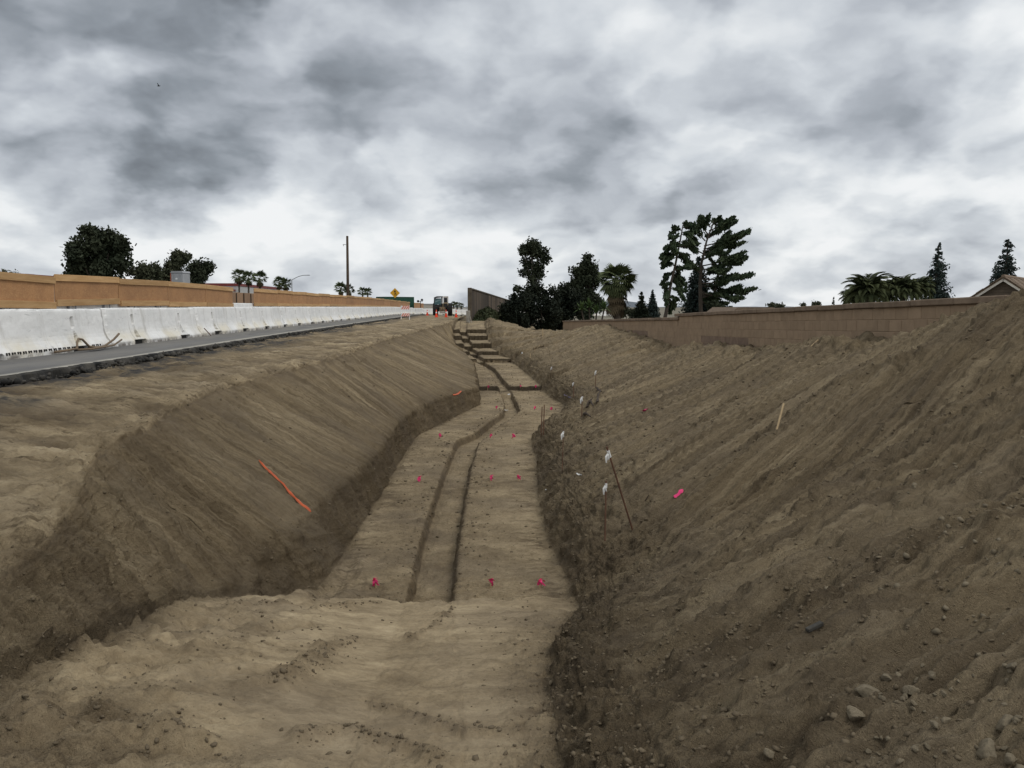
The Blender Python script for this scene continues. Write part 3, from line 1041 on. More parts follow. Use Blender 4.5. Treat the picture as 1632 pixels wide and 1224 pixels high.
def ground_z(X, Y):
    """surface height (with relief) by nearest row"""
    i = int(np.clip(np.searchsorted(rowsY, Y), 1, NR - 1))
    f = (Y - rowsY[i - 1]) / (rowsY[i] - rowsY[i - 1])
    a = np.interp(X, GP[i - 1, :, 0], GP[i - 1, :, 2])
    b = np.interp(X, GP[i, :, 0], GP[i, :, 2])
    return float(a * (1 - f) + b * f)


def hit(px, py, y0=1.5, y1=90.0):
    """first point of the ground along a photograph ray"""
    d = ray(px, py)
    Y = y0
    while Y < y1:
        X = d.x / d.y * Y
        z = EYE + d.z / d.y * Y
        if z <= ground_z(X, Y):
            break
        Y *= 1.004
    return Vector((X, Y, ground_z(X, Y)))


# ------------------------------------------------------------------ wider ground, road, hills
mb = MB()
mb.add([(-4000, -600, -2.5), (4000, -600, -2.5), (4000, 7000, -2.5), (-4000, 7000, -2.5)], [(0, 1, 2, 3)])
tag(mb.build('ground', M['ground']), kind='structure')

# road slab: ragged broken edge on the excavation side
ry = np.concatenate([np.linspace(-10, 8, 10), np.exp(np.linspace(math.log(9), math.log(210), 620))])
ejit = 0.05 * fbm(ry * 1.7, ry * 0 + 2, 4, gain=0.6) + 0.03 * fbm(ry * 6.0, ry * 0 + 5, 3, gain=0.6)
xs = [-32.0, -20, -12, -9, -8, -7.2, -6.6, -6.25]
rv, rf = [], []
for j, Y in enumerate(ry):
    z = float(road_z(Y))
    e = -5.78 - 0.12 * max(0.0, 1 - (Y - 10) / 12) + ejit[j]
    row = [(x, Y, z + (0.012 * (-x - 7.5) if x < -7.5 else 0)) for x in xs] + [(e - 0.22, Y, z), (e - 0.03, Y, z - 0.004), (e, Y, z - 0.03), (e + 0.015 + 0.02 * math.sin(Y * 9), Y, z - 0.09), (e + 0.03, Y, z - 0.35)]
    rv += row
nrow = len(row)
for j in range(len(ry) - 1):
    for i in range(nrow - 1):
        a = j * nrow + i
        rf.append((a, a + 1, a + nrow + 1, a + nrow))
rme = bpy.data.meshes.new('road')
rme.from_pydata(rv, [], rf)
rme.materials.append(M['asphalt'])
rme.materials.append(M['asphalt_black'])
rme.polygons.foreach_set('material_index', [1 if (k % (nrow - 1)) >= nrow - 4 else 0 for k in range(len(rf))])
rme.update()
tag(link('road', rme), kind='structure')
# left flank of the road embankment
mb = MB()
mb.add([(-32, -10, 0.29), (-32, 210, -0.9), (-38, 210, -2.49), (-38, -10, -2.49)], [(0, 1, 2, 3)])
tag(mb.build('embankment', M['ground']), kind='structure')
# far hills
hv, hf = [], []
for i in range(80):
    X = -2600 + i * 66
    hh = 44 * math.exp(-((X - 980) / 160) ** 2) + 4 * math.sin(i * 1.7)
    hv += [(X, 5200, -2.45), (X, 5600, max(hh, -2)), (X, 6500, -2.45)]
for i in range(79):
    a = i * 3
    hf += [(a, a + 3, a + 4, a + 1), (a + 1, a + 4, a + 5, a + 2)]
mb = MB()
mb.add(hv, hf)
tag(mb.build('hills', M['hill'], smooth=True), kind='structure')

# ------------------------------------------------------------------ loose soil as stuff
ICO_V = []
ph = (1 + 5 ** 0.5) / 2
for a, b in ((-1, ph), (1, ph), (-1, -ph), (1, -ph)):
    ICO_V.append((a, b, 0))
for a, b in ((-1, ph), (1, ph), (-1, -ph), (1, -ph)):
    ICO_V.append((0, a, b))
for a, b in ((ph, -1), (ph, 1), (-ph, -1), (-ph, 1)):
    ICO_V.append((a, 0, b))
ICO_V = np.array(ICO_V) / math.sqrt(1 + ph * ph)
ICO_F = np.array([(0, 11, 5), (0, 5, 1), (0, 1, 7), (0, 7, 10), (0, 10, 11), (1, 5, 9), (5, 11, 4), (11, 10, 2), (10, 7, 6), (7, 1, 8), (3, 9, 4), (3, 4, 2), (3, 2, 6), (3, 6, 8), (3, 8, 9), (4, 9, 5), (2, 4, 11), (6, 2, 10), (8, 6, 7), (9, 8, 1)])


def scatter(name, n, wgt, smin, smax, mat, seed, sink=0.25, power=2.5, flat=0.7):
    rs = np.random.RandomState(seed)
    area = np.zeros((NR, NC))
    area[:-1, :-1] = np.linalg.norm(np.cross(du[:-1, :-1], dv[:-1, :-1]), axis=2)
    # weight by visible size: nearer ground gets more of the pieces
    w = (area * wgt / np.clip(GY, 2.0, 60) ** 1.35)
    w[GY < 1.0] = 0
    c = np.cumsum(w.ravel())
    pick = np.searchsorted(c, rs.rand(n) * c[-1])
    pick = np.clip(pick, 0, NR * NC - NC - 2)
    base = GP.reshape(-1, 3)[pick]
    jit = (GP.reshape(-1, 3)[np.clip(pick + NC, 0, NR * NC - 1)] - base) * rs.rand(n, 1) + (GP.reshape(-1, 3)[pick + 1] - base) * rs.rand(n, 1)
    base = base + jit
    s = smin + (smax - smin) * rs.rand(n) ** power
    s *= np.clip(base[:, 1] / 8.0, 0.75, 1.7)
    sc = s[:, None] * (0.65 + 0.7 * rs.rand(n, 3))
    sc[:, 2] *= flat
    V = ICO_V[None] * (1 + 0.75 * (rs.rand(n, 12, 1) - 0.5)) * sc[:, None, :]
    a = rs.rand(n) * 2 * math.pi
    ca_, sa_ = np.cos(a)[:, None], np.sin(a)[:, None]
    V = np.stack([V[:, :, 0] * ca_ - V[:, :, 1] * sa_, V[:, :, 0] * sa_ + V[:, :, 1] * ca_, V[:, :, 2]], 2)
    b = (rs.rand(n) - 0.5) * 1.6
    cb, sb = np.cos(b)[:, None], np.sin(b)[:, None]
    V = np.stack([V[:, :, 0], V[:, :, 1] * cb - V[:, :, 2] * sb, V[:, :, 1] * sb + V[:, :, 2] * cb], 2)
    V = V + base[:, None, :] + np.array([0, 0, 1.0]) * (s * (flat - sink))[:, None, None] * 0.4
    Fs = (ICO_F[None] + (np.arange(n) * 12)[:, None, None]).reshape(-1, 3)
    o = link(name, fast_mesh(name, V.reshape(-1, 3), Fs, mat, False))
    tag(o, kind='stuff')
    return o


patch = sst(-0.1, 0.6, fbm(GX * 1.1 + 70, GY * 1.1, 3))
wc = (fw * 9.0 + 1.6 * (np.exp(-((K - 9.1) / 0.3) ** 2) + np.exp(-((K - 11.9) / 0.3) ** 2)) * (1 - w_ramp) + w_crestL * 0.7 + w_lsteep * 0.8 + w_rtoe * 1.6 + w_rslope * (0.35 + 0.9 * patch) + w_lslope * (0.10 * patch + 0.55 * sst(0.25, 0.7, streak2)) + nl * 1.3
      + wr * 2.2 + rr * 0.9 + low * 0.6 + w_floor * (1 - w_ramp) * (0.012 + 0.8 * np.clip(w_keyrim, 0, 1)) + w_bench * 0.07 * patch + w_ramp * 0.004)
o = scatter('soil_clods', 46000, wc, 0.0025, 0.018, M['clod'], 3, power=4.0)
tag(o, 'loose crumbs and clods of brown soil strewn over the slopes and trench edges', 'soil')
stone_zone = near * w_rslope * sst(1.2, 2.2, GX) * (1 - sst(5.0, 6.2, GY - 0.1 * GX))
o = scatter('rubble', 5000, stone_zone * (0.3 + patch) * (0.15 + sst(1.5, 2.6, GX + 0.25 * (6 - GY))), 0.004, 0.026, M['stone'], 5, 0.2, 3.6)
tag(o, 'small stones and crumbs in the rubble on the near end of the right pile', 'rubble')
# broken asphalt along the road edge
rs = np.random.RandomState(9)
n = 1500
Y = np.exp(np.log(10) + (np.log(75) - np.log(10)) * rs.rand(n) ** 0.9)
X = -5.71 - 0.12 * np.clip(1 - (Y - 10) / 12, 0, 1) + 0.05 * fbm(Y * 1.7, Y * 0 + 2, 4) + np.abs(rs.randn(n)) * 0.085
s = 0.008 + 0.042 * rs.rand(n) ** 2.6
zz = np.array([ground_z(a, b) for a, b in zip(X, Y)]) + np.where(X < -5.60, 0.06 * rs.rand(n), 0.0)
V = ICO_V[None] * (1 + 0.5 * (rs.rand(n, 12, 1) - 0.5)) * (s[:, None] * (0.6 + 0.8 * rs.rand(n, 3)))[:, None, :] + np.stack([X, Y, zz + s * 0.3], 1)[:, None, :]
o = link('asphalt_rubble', fast_mesh('asphalt_rubble', V.reshape(-1, 3), (ICO_F[None] + (np.arange(n) * 12)[:, None, None]).reshape(-1, 3), M['asphalt_black']))
tag(o, 'black broken asphalt crumbs along the cut edge of the road', 'asphalt rubble', kind='stuff')

ORD = ['first', 'second', 'third', 'fourth', 'fifth', 'sixth', 'seventh', 'eighth', 'ninth', 'tenth', 'eleventh', 'twelfth', 'thirteenth', 'fourteenth',
       'fifteenth', 'sixteenth', 'seventeenth', 'eighteenth', 'nineteenth', 'twentieth', 'twenty-first', 'twenty-second', 'twenty-third', 'twenty-fourth',
       'twenty-fifth', 'twenty-sixth', 'twenty-seventh', 'twenty-eighth', 'twenty-ninth', 'thirtieth', 'thirty-first', 'thirty-second', 'thirty-third', 'thirty-fourth', 'thirty-fifth']

# ------------------------------------------------------------------ concrete barriers
BL = 6.02


def barrier_mesh(seed, L=BL, detail=True):
    """New-Jersey profile along +Y, near face towards +X; base centre at x=0"""
    prof = [(0.30, 0.0), (0.30, 0.045), (0.298, 0.085), (0.265, 0.135), (0.225, 0.19), (0.19, 0.25), (0.165, 0.32), (0.15, 0.40), (0.14, 0.48), (0.132, 0.56),
            (0.124, 0.64), (0.116, 0.71), (0.108, 0.77), (0.098, 0.80), (0.075, 0.815)]
    # resample
    pp = []
    for i in range(len(prof) - 1):
        for k in range(2):
            f = k / 2
            pp.append((prof[i][0] * (1 - f) + prof[i + 1][0] * f, prof[i][1] * (1 - f) + prof[i + 1][1] * f))
    pp.append(prof[-1])
    npf = len(pp)
    full = pp + [(-0.075, 0.815)] + [(-a, b) for a, b in reversed(prof[:-1])]
    NY = 200 if detail else 12
    ys = np.linspace(0, L, NY)
    fx_ = np.array([p[0] for p in full])
    fz_ = np.array([p[1] for p in full])
    Xg = np.repeat(fx_[None], NY, 0)
    Zg = np.repeat(fz_[None], NY, 0)
    Yg = np.repeat(ys[:, None], len(full), 1)
    face = np.zeros(len(full))
    face[:npf] = 1
    if detail:
        nz = fbm(Yg * 1.5 + seed * 13, Zg * 3.0, 3) * 0.006 + fbm(Yg * 9 + seed * 5, Zg * 9, 3) * 0.003
        Xg = Xg + nz * face[None]
        Zg = Zg + (fbm(Yg * 4 + seed * 3, Zg * 0 + seed, 3) * 0.010) * ((fz_ > 0.79)[None])
        for c in (L * 0.24, L * 0.76):
            m = ((np.abs(Yg - c) < 0.062) & (Zg > 0.47) & (Zg < 0.67)) * face[None]
            Xg = Xg - 0.15 * m
            wz = np.clip((0.36 - Zg) / 0.2, 0, 1)
            m = ((np.abs(Yg - c - 0.05) < 0.03 + 0.09 * wz) & (Zg > 0.14) & (Zg < 0.37)) * face[None]
            Xg = Xg - (0.05 + 0.10 * wz) * m
            m = ((np.abs(Yg - c - 0.02) < 0.34) & (Zg < 0.092)) * face[None]
            Xg = Xg - 0.20 * m
        # chipped end corners
        e = np.minimum(Yg, L - Yg)
        ch = np.clip(1 - e / (0.07 + 0.05 * fbm(Zg * 6 + seed, Yg * 0, 3)), 0, 1)
        Xg = Xg - 0.05 * ch * face[None]
    nn = len(full)
    V = np.stack([Xg, Yg, Zg], 2).reshape(-1, 3)
    Fq = []
    for j in range(NY - 1):
        for i in range(nn - 1):
            a = j * nn + i
            Fq.append((a, a + nn, a + nn + 1, a + 1))
    mb = MB()
    mb.add([tuple(v) for v in V], Fq)
    mb.add([tuple(v) for v in V[:nn]], [tuple(range(nn))])
    mb.add([tuple(v) for v in V[-nn:]], [tuple(reversed(range(nn)))])
    return mb.mesh('concrete_barrier', [M['white_concrete']])


bmeshes = [barrier_mesh(k) for k in range(4)]
pin = MB().tube([(0, 0, 0), (0, 0, 0.72)], 0.022, 8).mesh('connecting_pin', M['rust'])
padm = MB().box(-0.27, 0.29, -0.26, 0.26, -0.004, 0.085, bev=0.01).mesh('rubber_pad', M['rubber'])
XB = -7.80
path = []
Yc = 12.36
for k in range(15):
    path.append((XB, Yc, 0.0))
    Yc += 6.1
cur = [XB, Yc]
head = 0.0
for k in range(10):
    head = min(head + R(4.0 + 1.3 * k), R(72))
    path.append((cur[0], cur[1], -head))
    cur[0] += math.sin(head) * 6.1
    cur[1] += math.cos(head) * 6.1
blabels = {0: 'large white concrete barrier at the left edge, dark toothed stain along its foot',
           1: 'second white front-row barrier from the left, a hose lying at its near foot',
           2: 'third white front-row barrier from the left, grey streaks on its near end'}
for k, (X, Y, rz) in enumerate(path):
    o = link('concrete_barrier', bmeshes[k % 4])
    o.location = (X + 0.01 * math.sin(k * 2.3), Y, float(road_z(Y)) + 0.004)
    o.rotation_euler = (0, 0, rz + (0.003 * math.sin(k * 1.7)))
    if k < 15:
        lab = blabels.get(k, '%s white concrete barrier in the front row counted from the left edge' % ORD[k])
    else:
        lab = 'white concrete barrier of the bend beside the far tractor, number %s past the straight' % ORD[k - 15]
    tag(o, lab, 'barrier', 'white concrete barriers of the front row')
    if k < 8:
        p = link('connecting_pin', pin, o)
        p.location = (0.02, BL + 0.01, 0.05)
        for c in (0.24, 0.76):
            q = link('rubber_pad', padm, o)
            q.location = (-0.06, BL * c + 0.02, 0.0)
    if k == 0:
        t = MB()
        for j in range(52):
            yy = 0.9 + j * 0.088 + 0.012 * math.sin(j * 3.1)
            if abs(yy - BL * 0.24) < 0.38 or abs(yy - BL * 0.76) < 0.38:
                continue
            t.box(0.285, 0.309, yy, yy + 0.038, 0.070 + 0.006 * math.sin(j), 0.115, bev=0.008)
        t.build('tyre_scuff', M['dark_gap'], o)['kind'] = 'stuff'
# second row, carries the plywood screen
back = barrier_mesh(9, BL, False)
XB2 = -9.62
for k in range(21):
    Y = 10.6 + k * 6.1
    o = link('concrete_barrier', back)
    o.location = (XB2, Y, float(road_z(Y)) + 0.16)
    tag(o, 'white concrete barrier under the plywood screen, %s from the left in the rear row' % ORD[k], 'barrier', 'white concrete barriers of the rear row')
mb = MB()
mb.box(XB2 - 0.45, XB2 + 0.45, 5, 140, -0.05, 0.155)
tag(mb.build('median_kerb', M['concrete_grey']), kind='structure')

# ------------------------------------------------------------------ plywood screen panels
PXW = XB2 + 0.185
pxe = [-22, 88, 190, 268, 328, 371, 405, 441.5, 466, 488, 508, 525, 538, 552, 564, 575, 584.5, 592.5, 600, 606.5, 612, 617, 622, 626.5, 630.5, 634.5, 638, 641.5, 644.5, 647.5, 650.3, 653, 660, 663.5, 667, 670, 672.5, 675]
ptop = [(-22, 430), (0, 433), (88, 441.5), (190, 444.5), (268, 449), (328, 454), (371, 459), (405, 459.5), (441, 463), (466, 465), (488, 466), (508, 468.5), (525, 469.5), (564, 472), (592, 474.5), (620, 477.5), (653, 481.5), (675, 483.7)]
pn = 0
for i in range(len(pxe) - 1):
    if pxe[i] in (371, 653):
        continue
    Y0 = PXW / (ray(pxe[i], 489).x / ray(pxe[i], 489).y)
    Y1 = PXW / (ray(pxe[i + 1], 489).x / ray(pxe[i + 1], 489).y)
    x0, x1 = pxe[i], pxe[i + 1]
    ta = at_y(x0, float(np.interp(x0 + 1, [a for a, b in ptop], [b for a, b in ptop])), Y0).z
    tb = at_y(x1, float(np.interp(x1 - 1, [a for a, b in ptop], [b for a, b in ptop])), Y1).z
    top = (ta + tb) / 2 + 0.02 * math.sin(i * 2.1)
    L = Y1 - Y0 - 0.03
    bot = float(road_z(Y0)) + 0.855 + 0.012 * math.sin(i * 1.3)
    tilt = (tb - ta) / L * 0.8 if i < 12 else 0.0
    p = empty('plywood_panel', (PXW, Y0, bot))
    p.rotation_euler = (max(-0.02, min(0.02, tilt)), 0, 0)
    if i == 0:
        lab = 'plywood screen panel cut by the left edge of the photo, knots on its lumber rails'
    elif x1 <= 371:
        lab = 'tan plywood screen panel, %s from the left edge before the gap' % ORD[pn]
    elif x1 <= 653:
        lab = 'tan plywood screen panel, %s after the gap in the screen' % ORD[pn - 5]
    else:
        lab = 'tiny far plywood panel beyond the green container, %s of its short run' % ORD[pn - 30]
    tag(p, lab, 'plywood panel', 'plywood screen panels on the rear barriers')
    H = max(0.45, top - bot)
    rh = 0.155
    sag = 0.006 * math.sin(i * 4.1)
    MB().box(-0.009, 0.009, 0.012, L - 0.012, 0.004, H - 0.006).build('sheet', M['osb'], p)
    Mt = Matrix.Rotation(sag / 2, 4, 'X')
    r = MB().box(0.012, 0.050, -0.004, L + 0.008, -rh / 2, rh / 2, M4=Mt, bev=0.004).build('top_rail', M['lumber'], p)
    r.location = (0, 0, H - rh / 2 + 0.012)
    r = MB().box(0.012, 0.050, -0.006 + 0.03 * (i % 3), L - 0.01, -rh / 2, rh / 2, M4=Matrix.Rotation(-sag / 3, 4, 'X'), bev=0.004).build('bottom_rail', M['lumber'], p)
    r.location = (0, 0, rh / 2 - 0.02)
    for c in (0.2, 0.75) if i < 14 else (0.5,):
        b = MB().box(-0.02, 0.02, -0.03, 0.03, -0.20, 0.10).build('bracket', M['steel'], p)
        b.location = (0.033 - 0.06, L * c, 0.0)
        b2 = MB().box(-0.008, 0.008, -0.025, 0.025, -0.15, 0.02).build('bracket', M['steel'], p)
        b2.location = (0.002, L * c + 0.3, 0.0)
    pn += 1

# brown boards seen through the gap
fb = empty('board_fence', (-20, 60, -0.0))
tag(fb, 'brown wooden board fence seen through the gap in the plywood screen', 'fence')
bm_ = MB().box(-0.03, 0.03, 0, 2.34, 0, 2.05, bev=0.01).mesh('board', M['old_board'])
for k in range(12):
    b = link('board', bm_, fb)
    b.location = (0.02 * (k % 2), k * 2.42, 0)
pm = MB().box(0.03, 0.10, -0.05, 0.05, 0, 2.0).mesh('post', M['pole_wood'])
for k in range(12):
    b = link('post', pm, fb)
    b.location = (0.022, k * 2.42 + 0.0, 0)
# hose/rope lying at the foot of the barrier
h0 = Vector((-7.38, 16.6, 0.0))
mb = MB()
loop = [(0, -1.0, .02), (0.05, -0.7, .03), (0.10, -0.35, .05), (0.06, -0.25, .16), (0.0, -0.05, .22), (-0.02, 0.15, .2), (0.04, .3, .06), (0.12, .5, .03), (0.05, .9, .03), (-0.05, 1.3, .05), (0.0, 1.55, .15), (0.03, 1.75, .26)]
mb.tube([h0 + Vector(p) for p in loop], 0.022, 8)
mb.tube([h0 + Vector(p) for p in [(0.12, .2, .02), (0.14, .6, .03), (.1, 1.0, .03), (.06, 1.4, .04), (.1, 1.7, .14)]], 0.018, 7)
mb.tube([h0 + Vector(p) for p in [(0.05, -.2, .02), (0.16, .1, .02), (.17, .5, .03), (.05, .75, .025), (.02, .3, .03)]], 0.022, 7)
tag(mb.build('hose', M['rope'], smooth=True), 'brown hose coiled loosely on the asphalt against the second white barrier', 'hose')
# rusty bar leaning on third barrier
a = at_y(208, 519, 18.3)
b = at_y(212, 528, 18.0)
mb = MB().tube([(-7.50, 24.6, .22), (-7.36, 24.75, .01)], 0.014, 6)
tag(mb.build('short_bar', M['rust']), 'short rusty bar leaning against the foot of the third white barrier', 'metal bar')
# white rag by asphalt edge
q = hit(68, 603, 6)
mb = MB()
for k in range(7):
    mb.lathe([(0.0, 0), (0.035 + .01 * (k % 3), 0.008), (0.03, 0.03), (0.004, 0.042)], 7, M4=Matrix.Translation(q + Vector((0.045 * (k - 3) + 0.01 * (k % 2), 0.03 * math.sin(k * 2), 0.0))))
tag(mb.build('crumpled_rag', M['white_cloth']), 'crumpled white rag lying on the dirt below the asphalt edge', 'rag')

# ------------------------------------------------------------------ block wall on the right
XW = 7.0
wt_pts = [(898, 511.2), (1082, 505.3)]
wl = [at_x(px, py, XW) for px, py in wt_pts]
wr_ = [at_x(px, py, XW) for px, py in [(1083, 499.7), (1228, 491.0), (1568, 472.5)]]
far_c = np.polyfit([p.y for p in wl], [p.z for p in wl], 1)
near_c = np.polyfit([p.y for p in wr_], [p.z for p in wr_], 1)
YSTEP = wl[1].y
YFAR = wl[0].y


def wall_top(Y):
    return float(np.polyval(near_c if Y < YSTEP else far_c, Y))


bw = empty('block_wall', (XW, YSTEP, -1.0))
tag(bw, 'long tan concrete block wall with a dark cap behind the spoil berm', 'wall')


def rel(o, p):
    o.parent = bw
    o.location = Vector(p) - bw.location
    return o


BLK, CO = 0.405, 0.203
bmsh = MB().box(0.0, 0.19, 0.004, BLK - 0.004, 0.004, CO - 0.004, bev=0.006).mesh('block', M['block'])
bmsh2 = MB().box(0.0, 0.19, 0.004, BLK - 0.004, 0.004, CO - 0.004, bev=0.006).mesh('block', M['block_bare'])
CAPH = 0.10


def bare(px, c):
    return (c >= 3 and 1120 < px < 1196) or (c >= 3 and 1380 < px < 1492) or (c >= 2 and 1000 < px < 1033) or (c >= 3 and 962 < px < 978)


def px_of(Y):
    v = CAMM.transposed() @ Vector((XW, Y, 0))
    return 816 + F * v.x / -v.z


slope_n = math.atan(near_c[0])
slope_f = math.atan(far_c[0])
nb = 0
far = MB()
farb = MB()
Y = 6.6
r2 = random.Random(4)
ncol = 0
while Y < YFAR:
    for c in range(9):
        off = (BLK / 2 if c % 2 else 0)
        yy = Y + off
        if yy + BLK > YSTEP and yy < YSTEP:
            pass
        zt = wall_top(yy) - CAPH - (c + 1) * CO
        isbare = bare(px_of(yy + BLK / 2), c)
        pr = r2.uniform(-0.0025, 0.0025)
        visible = zt + CO > ground_z(6.9, yy) - 0.1
        if not visible:
            continue
        if yy < 23.5 and nb < 298:
            o = link('block', bmsh2 if isbare else bmsh)
            rel(o, (XW + 0.012 - pr, yy, zt))
            o.rotation_euler = (slope_n, 0, 0)
            nb += 1
        else:
            s = near_c[0] if yy < YSTEP else far_c[0]
            tgt = farb if isbare else far
            x0 = XW + 0.012 - pr
            ya, yb = yy + 0.004, yy + BLK - 0.004
            za, zb = zt + 0.004, zt + CO - 0.004
            sh = s * (yb - ya)
            tgt.add([(x0, ya, za), (x0, yb, za + sh), (x0, yb, zb + sh), (x0, ya, zb), (x0 + .1, ya, za), (x0 + .1, yb, za + sh), (x0 + .1, yb, zb + sh), (x0 + .1, ya, zb)],
                    [(0, 3, 2, 1), (0, 4, 7, 3), (1, 2, 6, 5), (3, 7, 6, 2), (0, 1, 5, 4)])
    Y += BLK
o = far.build('block', M['block'])
rel(o, bw.location)
o.location = -Vector(bw.location)
o['kind'] = 'stuff'
o = farb.build('block', M['block_bare'])
o.parent = bw
o.location = -Vector(bw.location)
o['kind'] = 'stuff'
core = MB()
for (ya, yb) in ((2.0, YSTEP), (YSTEP, YFAR)):
    za, zb = wall_top(ya + 1e-3) - CAPH - 0.002, wall_top(yb - 1e-3) - CAPH - 0.002
    x0, x1 = XW + 0.0185, XW + 0.20
    core.add([(x0, ya, -2.6), (x1, ya, -2.6), (x1, yb, -2.6), (x0, yb, -2.6), (x0, ya, za), (x1, ya, za), (x1, yb, zb), (x0, yb, zb)],
             [(0, 3, 2, 1), (4, 5, 6, 7), (0, 1, 5, 4), (2, 3, 7, 6), (0, 4, 7, 3), (1, 2, 6, 5)])
o = core.build('mortar_core', M['mortar'])
o.parent = bw
o.location = -Vector(bw.location)
capm = MB().box(-0.045, 0.255, 0.003, 1.215 - 0.003, 0, CAPH, bev=0.014).mesh('cap_stone', M['cap'])
Y = 2.4
k = 0
while Y + 1.2 < YFAR + 0.5:
    o = link('cap_stone', capm)
    rel(o, (XW + 0.005 * math.sin(k * 1.9), Y, wall_top(Y) - CAPH + 0.004 * math.sin(k * 2.7)))
    o.rotation_euler = (slope_n if Y < YSTEP else slope_f, 0, 0)
    if Y < YSTEP < Y + 1.215:
        Y = YSTEP - 1.215 + 1.215
    else:
        Y += 1.215
    k += 1

# ------------------------------------------------------------------ trees
def tree_empty(name, base, label, cat, group=None):
    e = empty(name, base)
    tag(e, label, cat, group)
    return e


def quads_mesh(name, C, U, W, mat):
    """quads centred at C with half-axes U, W"""
    n = len(C)
    V = np.stack([C - U - W, C + U - W, C + U + W, C - U + W], 1).reshape(-1, 3)
    Fq = (np.arange(n)[:, None] * 4 + np.arange(4)[None]).astype(np.int32)
    return fast_mesh(name, V, Fq, mat)


def rdir(rs, n):
    v = rs.randn(n, 3)
    return v / (np.linalg.norm(v, axis=1, keepdims=True) + 1e-9)


def leaf_quads(rs, C, size, asp=0.55, up=0.0):
    n = len(C)
    a = rdir(rs, n)
    a[:, 2] += up
    a /= np.linalg.norm(a, axis=1, keepdims=True)
    b = np.cross(a, rdir(rs, n))
    b /= np.linalg.norm(b, axis=1, keepdims=True) + 1e-9
    s = size * (0.55 + 0.9 * rs.rand(n, 1))
    return C, a * s * 0.5, b * s * 0.5 * asp


def clump_pts(rs, clumps, n):
    cc = np.array([c[0] for c in clumps], float)
    rr_ = np.array([c[1] for c in clumps], float)
    if rr_.ndim == 1:
        rr_ = np.repeat(rr_[:, None], 3, 1)
    w = (rr_[:, 0] * rr_[:, 1] * rr_[:, 2]) ** (2 / 3)
    k = rs.choice(len(clumps), n, p=w / w.sum())
    d = rdir(rs, n)
    r = 0.45 + 0.55 * rs.rand(n, 1) ** 0.6
    r *= 1 + 0.22 * rs.randn(n, 1) * (rs.rand(n, 1) < 0.25)
    return cc[k] + d * r * rr_[k]


def broad_tree(name, base, H, clumps, label, leaf=0.35, n=6000, mat='leaf_dark', tr=0.25, trunk='trunk', group=None, seed=1, sub=9, cat='tree', limbs=True):
    """clumps: list of (x,y,z,r) relative to the base; each is broken into smaller leaf clumps"""
    rs = np.random.RandomState(seed)
    e = tree_empty(name, base, label, cat, group)
    small = []
    for (x, y_, z, r) in clumps:
        for k in range(sub):
            d = rdir(rs, 1)[0]
            q = 0.80 * rs.rand() ** 0.45
            small.append(((x + d[0] * r * q, y_ + d[1] * r * q, z + d[2] * r * q * 0.95), r * (0.24 + 0.24 * rs.rand())))
    n = int(n * 1.7)
    leaf = leaf * 0.74
    C = clump_pts(rs, small, n)
    C = C + rs.randn(n, 3) * leaf * 0.8
    C[:, 2] = np.maximum(C[:, 2], 0.1)
    o = link('crown', quads_mesh('crown', *leaf_quads(rs, C, leaf), M[mat]), e)
    mb = MB()
    top = max(c[2] for c in clumps)
    cxm = sum(c[0] for c in clumps) / len(clumps)
    mb.tube([(0, 0, -0.05), (0.03 * H * math.sin(seed), 0, top * 0.35), (cxm * 0.5, 0, top * 0.65), (cxm, 0, top)], [tr, tr * 0.8, tr * 0.5, tr * 0.12], 8)
    mb.build('trunk', M[trunk], e, True)
    lb = MB()
    for (x, y_, z, r) in clumps:
        z0 = max(0.12 * H, z * 0.55)
        f = z0 / top
        lb.tube([(cxm * f * 0.6, 0, z0), (x * 0.55 + cxm * .2, y_ * 0.55, z * 0.78), (x, y_, z + r * .2)], [tr * 0.42, tr * 0.25, tr * 0.06], 6)
    lb.build('limbs', M[trunk], e, True)
    return e


def gbase(px, Y, z=-2.5):
    q = at_y(px, 489, Y)
    return Vector((q.x, Y, z))


def cl(px, py, r_px, Y, base, dy=0.0):
    """clump from photograph position at depth Y, relative to the base"""
    q = at_y(px, py, Y)
    return (q.x - base.x, dy, q.z - base.z, r_px * Y / F)


# -- left of the road
Y = 92
b = gbase(158, Y)
broad_tree('broadleaf_tree', b, 11, [cl(160, 388, 33, Y, b), cl(130, 405, 24, Y, b, -1), cl(188, 402, 22, Y, b, 1), cl(125, 430, 20, Y, b), cl(155, 432, 30, Y, b, .6), cl(193, 425, 18, Y, b), cl(145, 372, 16, Y, b), cl(180, 380, 18, Y, b), cl(160, 460, 30, Y, b)],
           'large round dark tree rising behind the plywood panels at the left', 0.42, 9000, 'leaf_dark', 0.4, seed=2)
Y = 96
b = gbase(232, Y)
broad_tree('broadleaf_tree', b, 7, [cl(233, 428, 16, Y, b), cl(218, 437, 13, Y, b), cl(244, 436, 12, Y, b), cl(230, 455, 22, Y, b)],
           'small dark tree right beside the large round tree', 0.32, 2600, 'leaf_olive', 0.22, seed=3, sub=7)
b = gbase(260, 99)
broad_tree('broadleaf_tree', b, 5, [cl(256, 444, 10, 99, b), cl(264, 452, 12, 99, b), cl(252, 458, 14, 99, b)],
           'low thin bush between the small tree and the double-crowned tree', 0.3, 1000, 'leaf_olive', 0.12, seed=4, sub=6)
Y = 98
b = gbase(284, Y)
broad_tree('broadleaf_tree', b, 8, [cl(282, 420, 17, Y, b), cl(270, 432, 12, Y, b), cl(292, 412, 11, Y, b), cl(280, 448, 20, Y, b)],
           'tree with an open crown directly behind the grey portable toilet', 0.32, 3000, 'leaf_olive', 0.22, seed=5, sub=8)
b = gbase(318, 101)
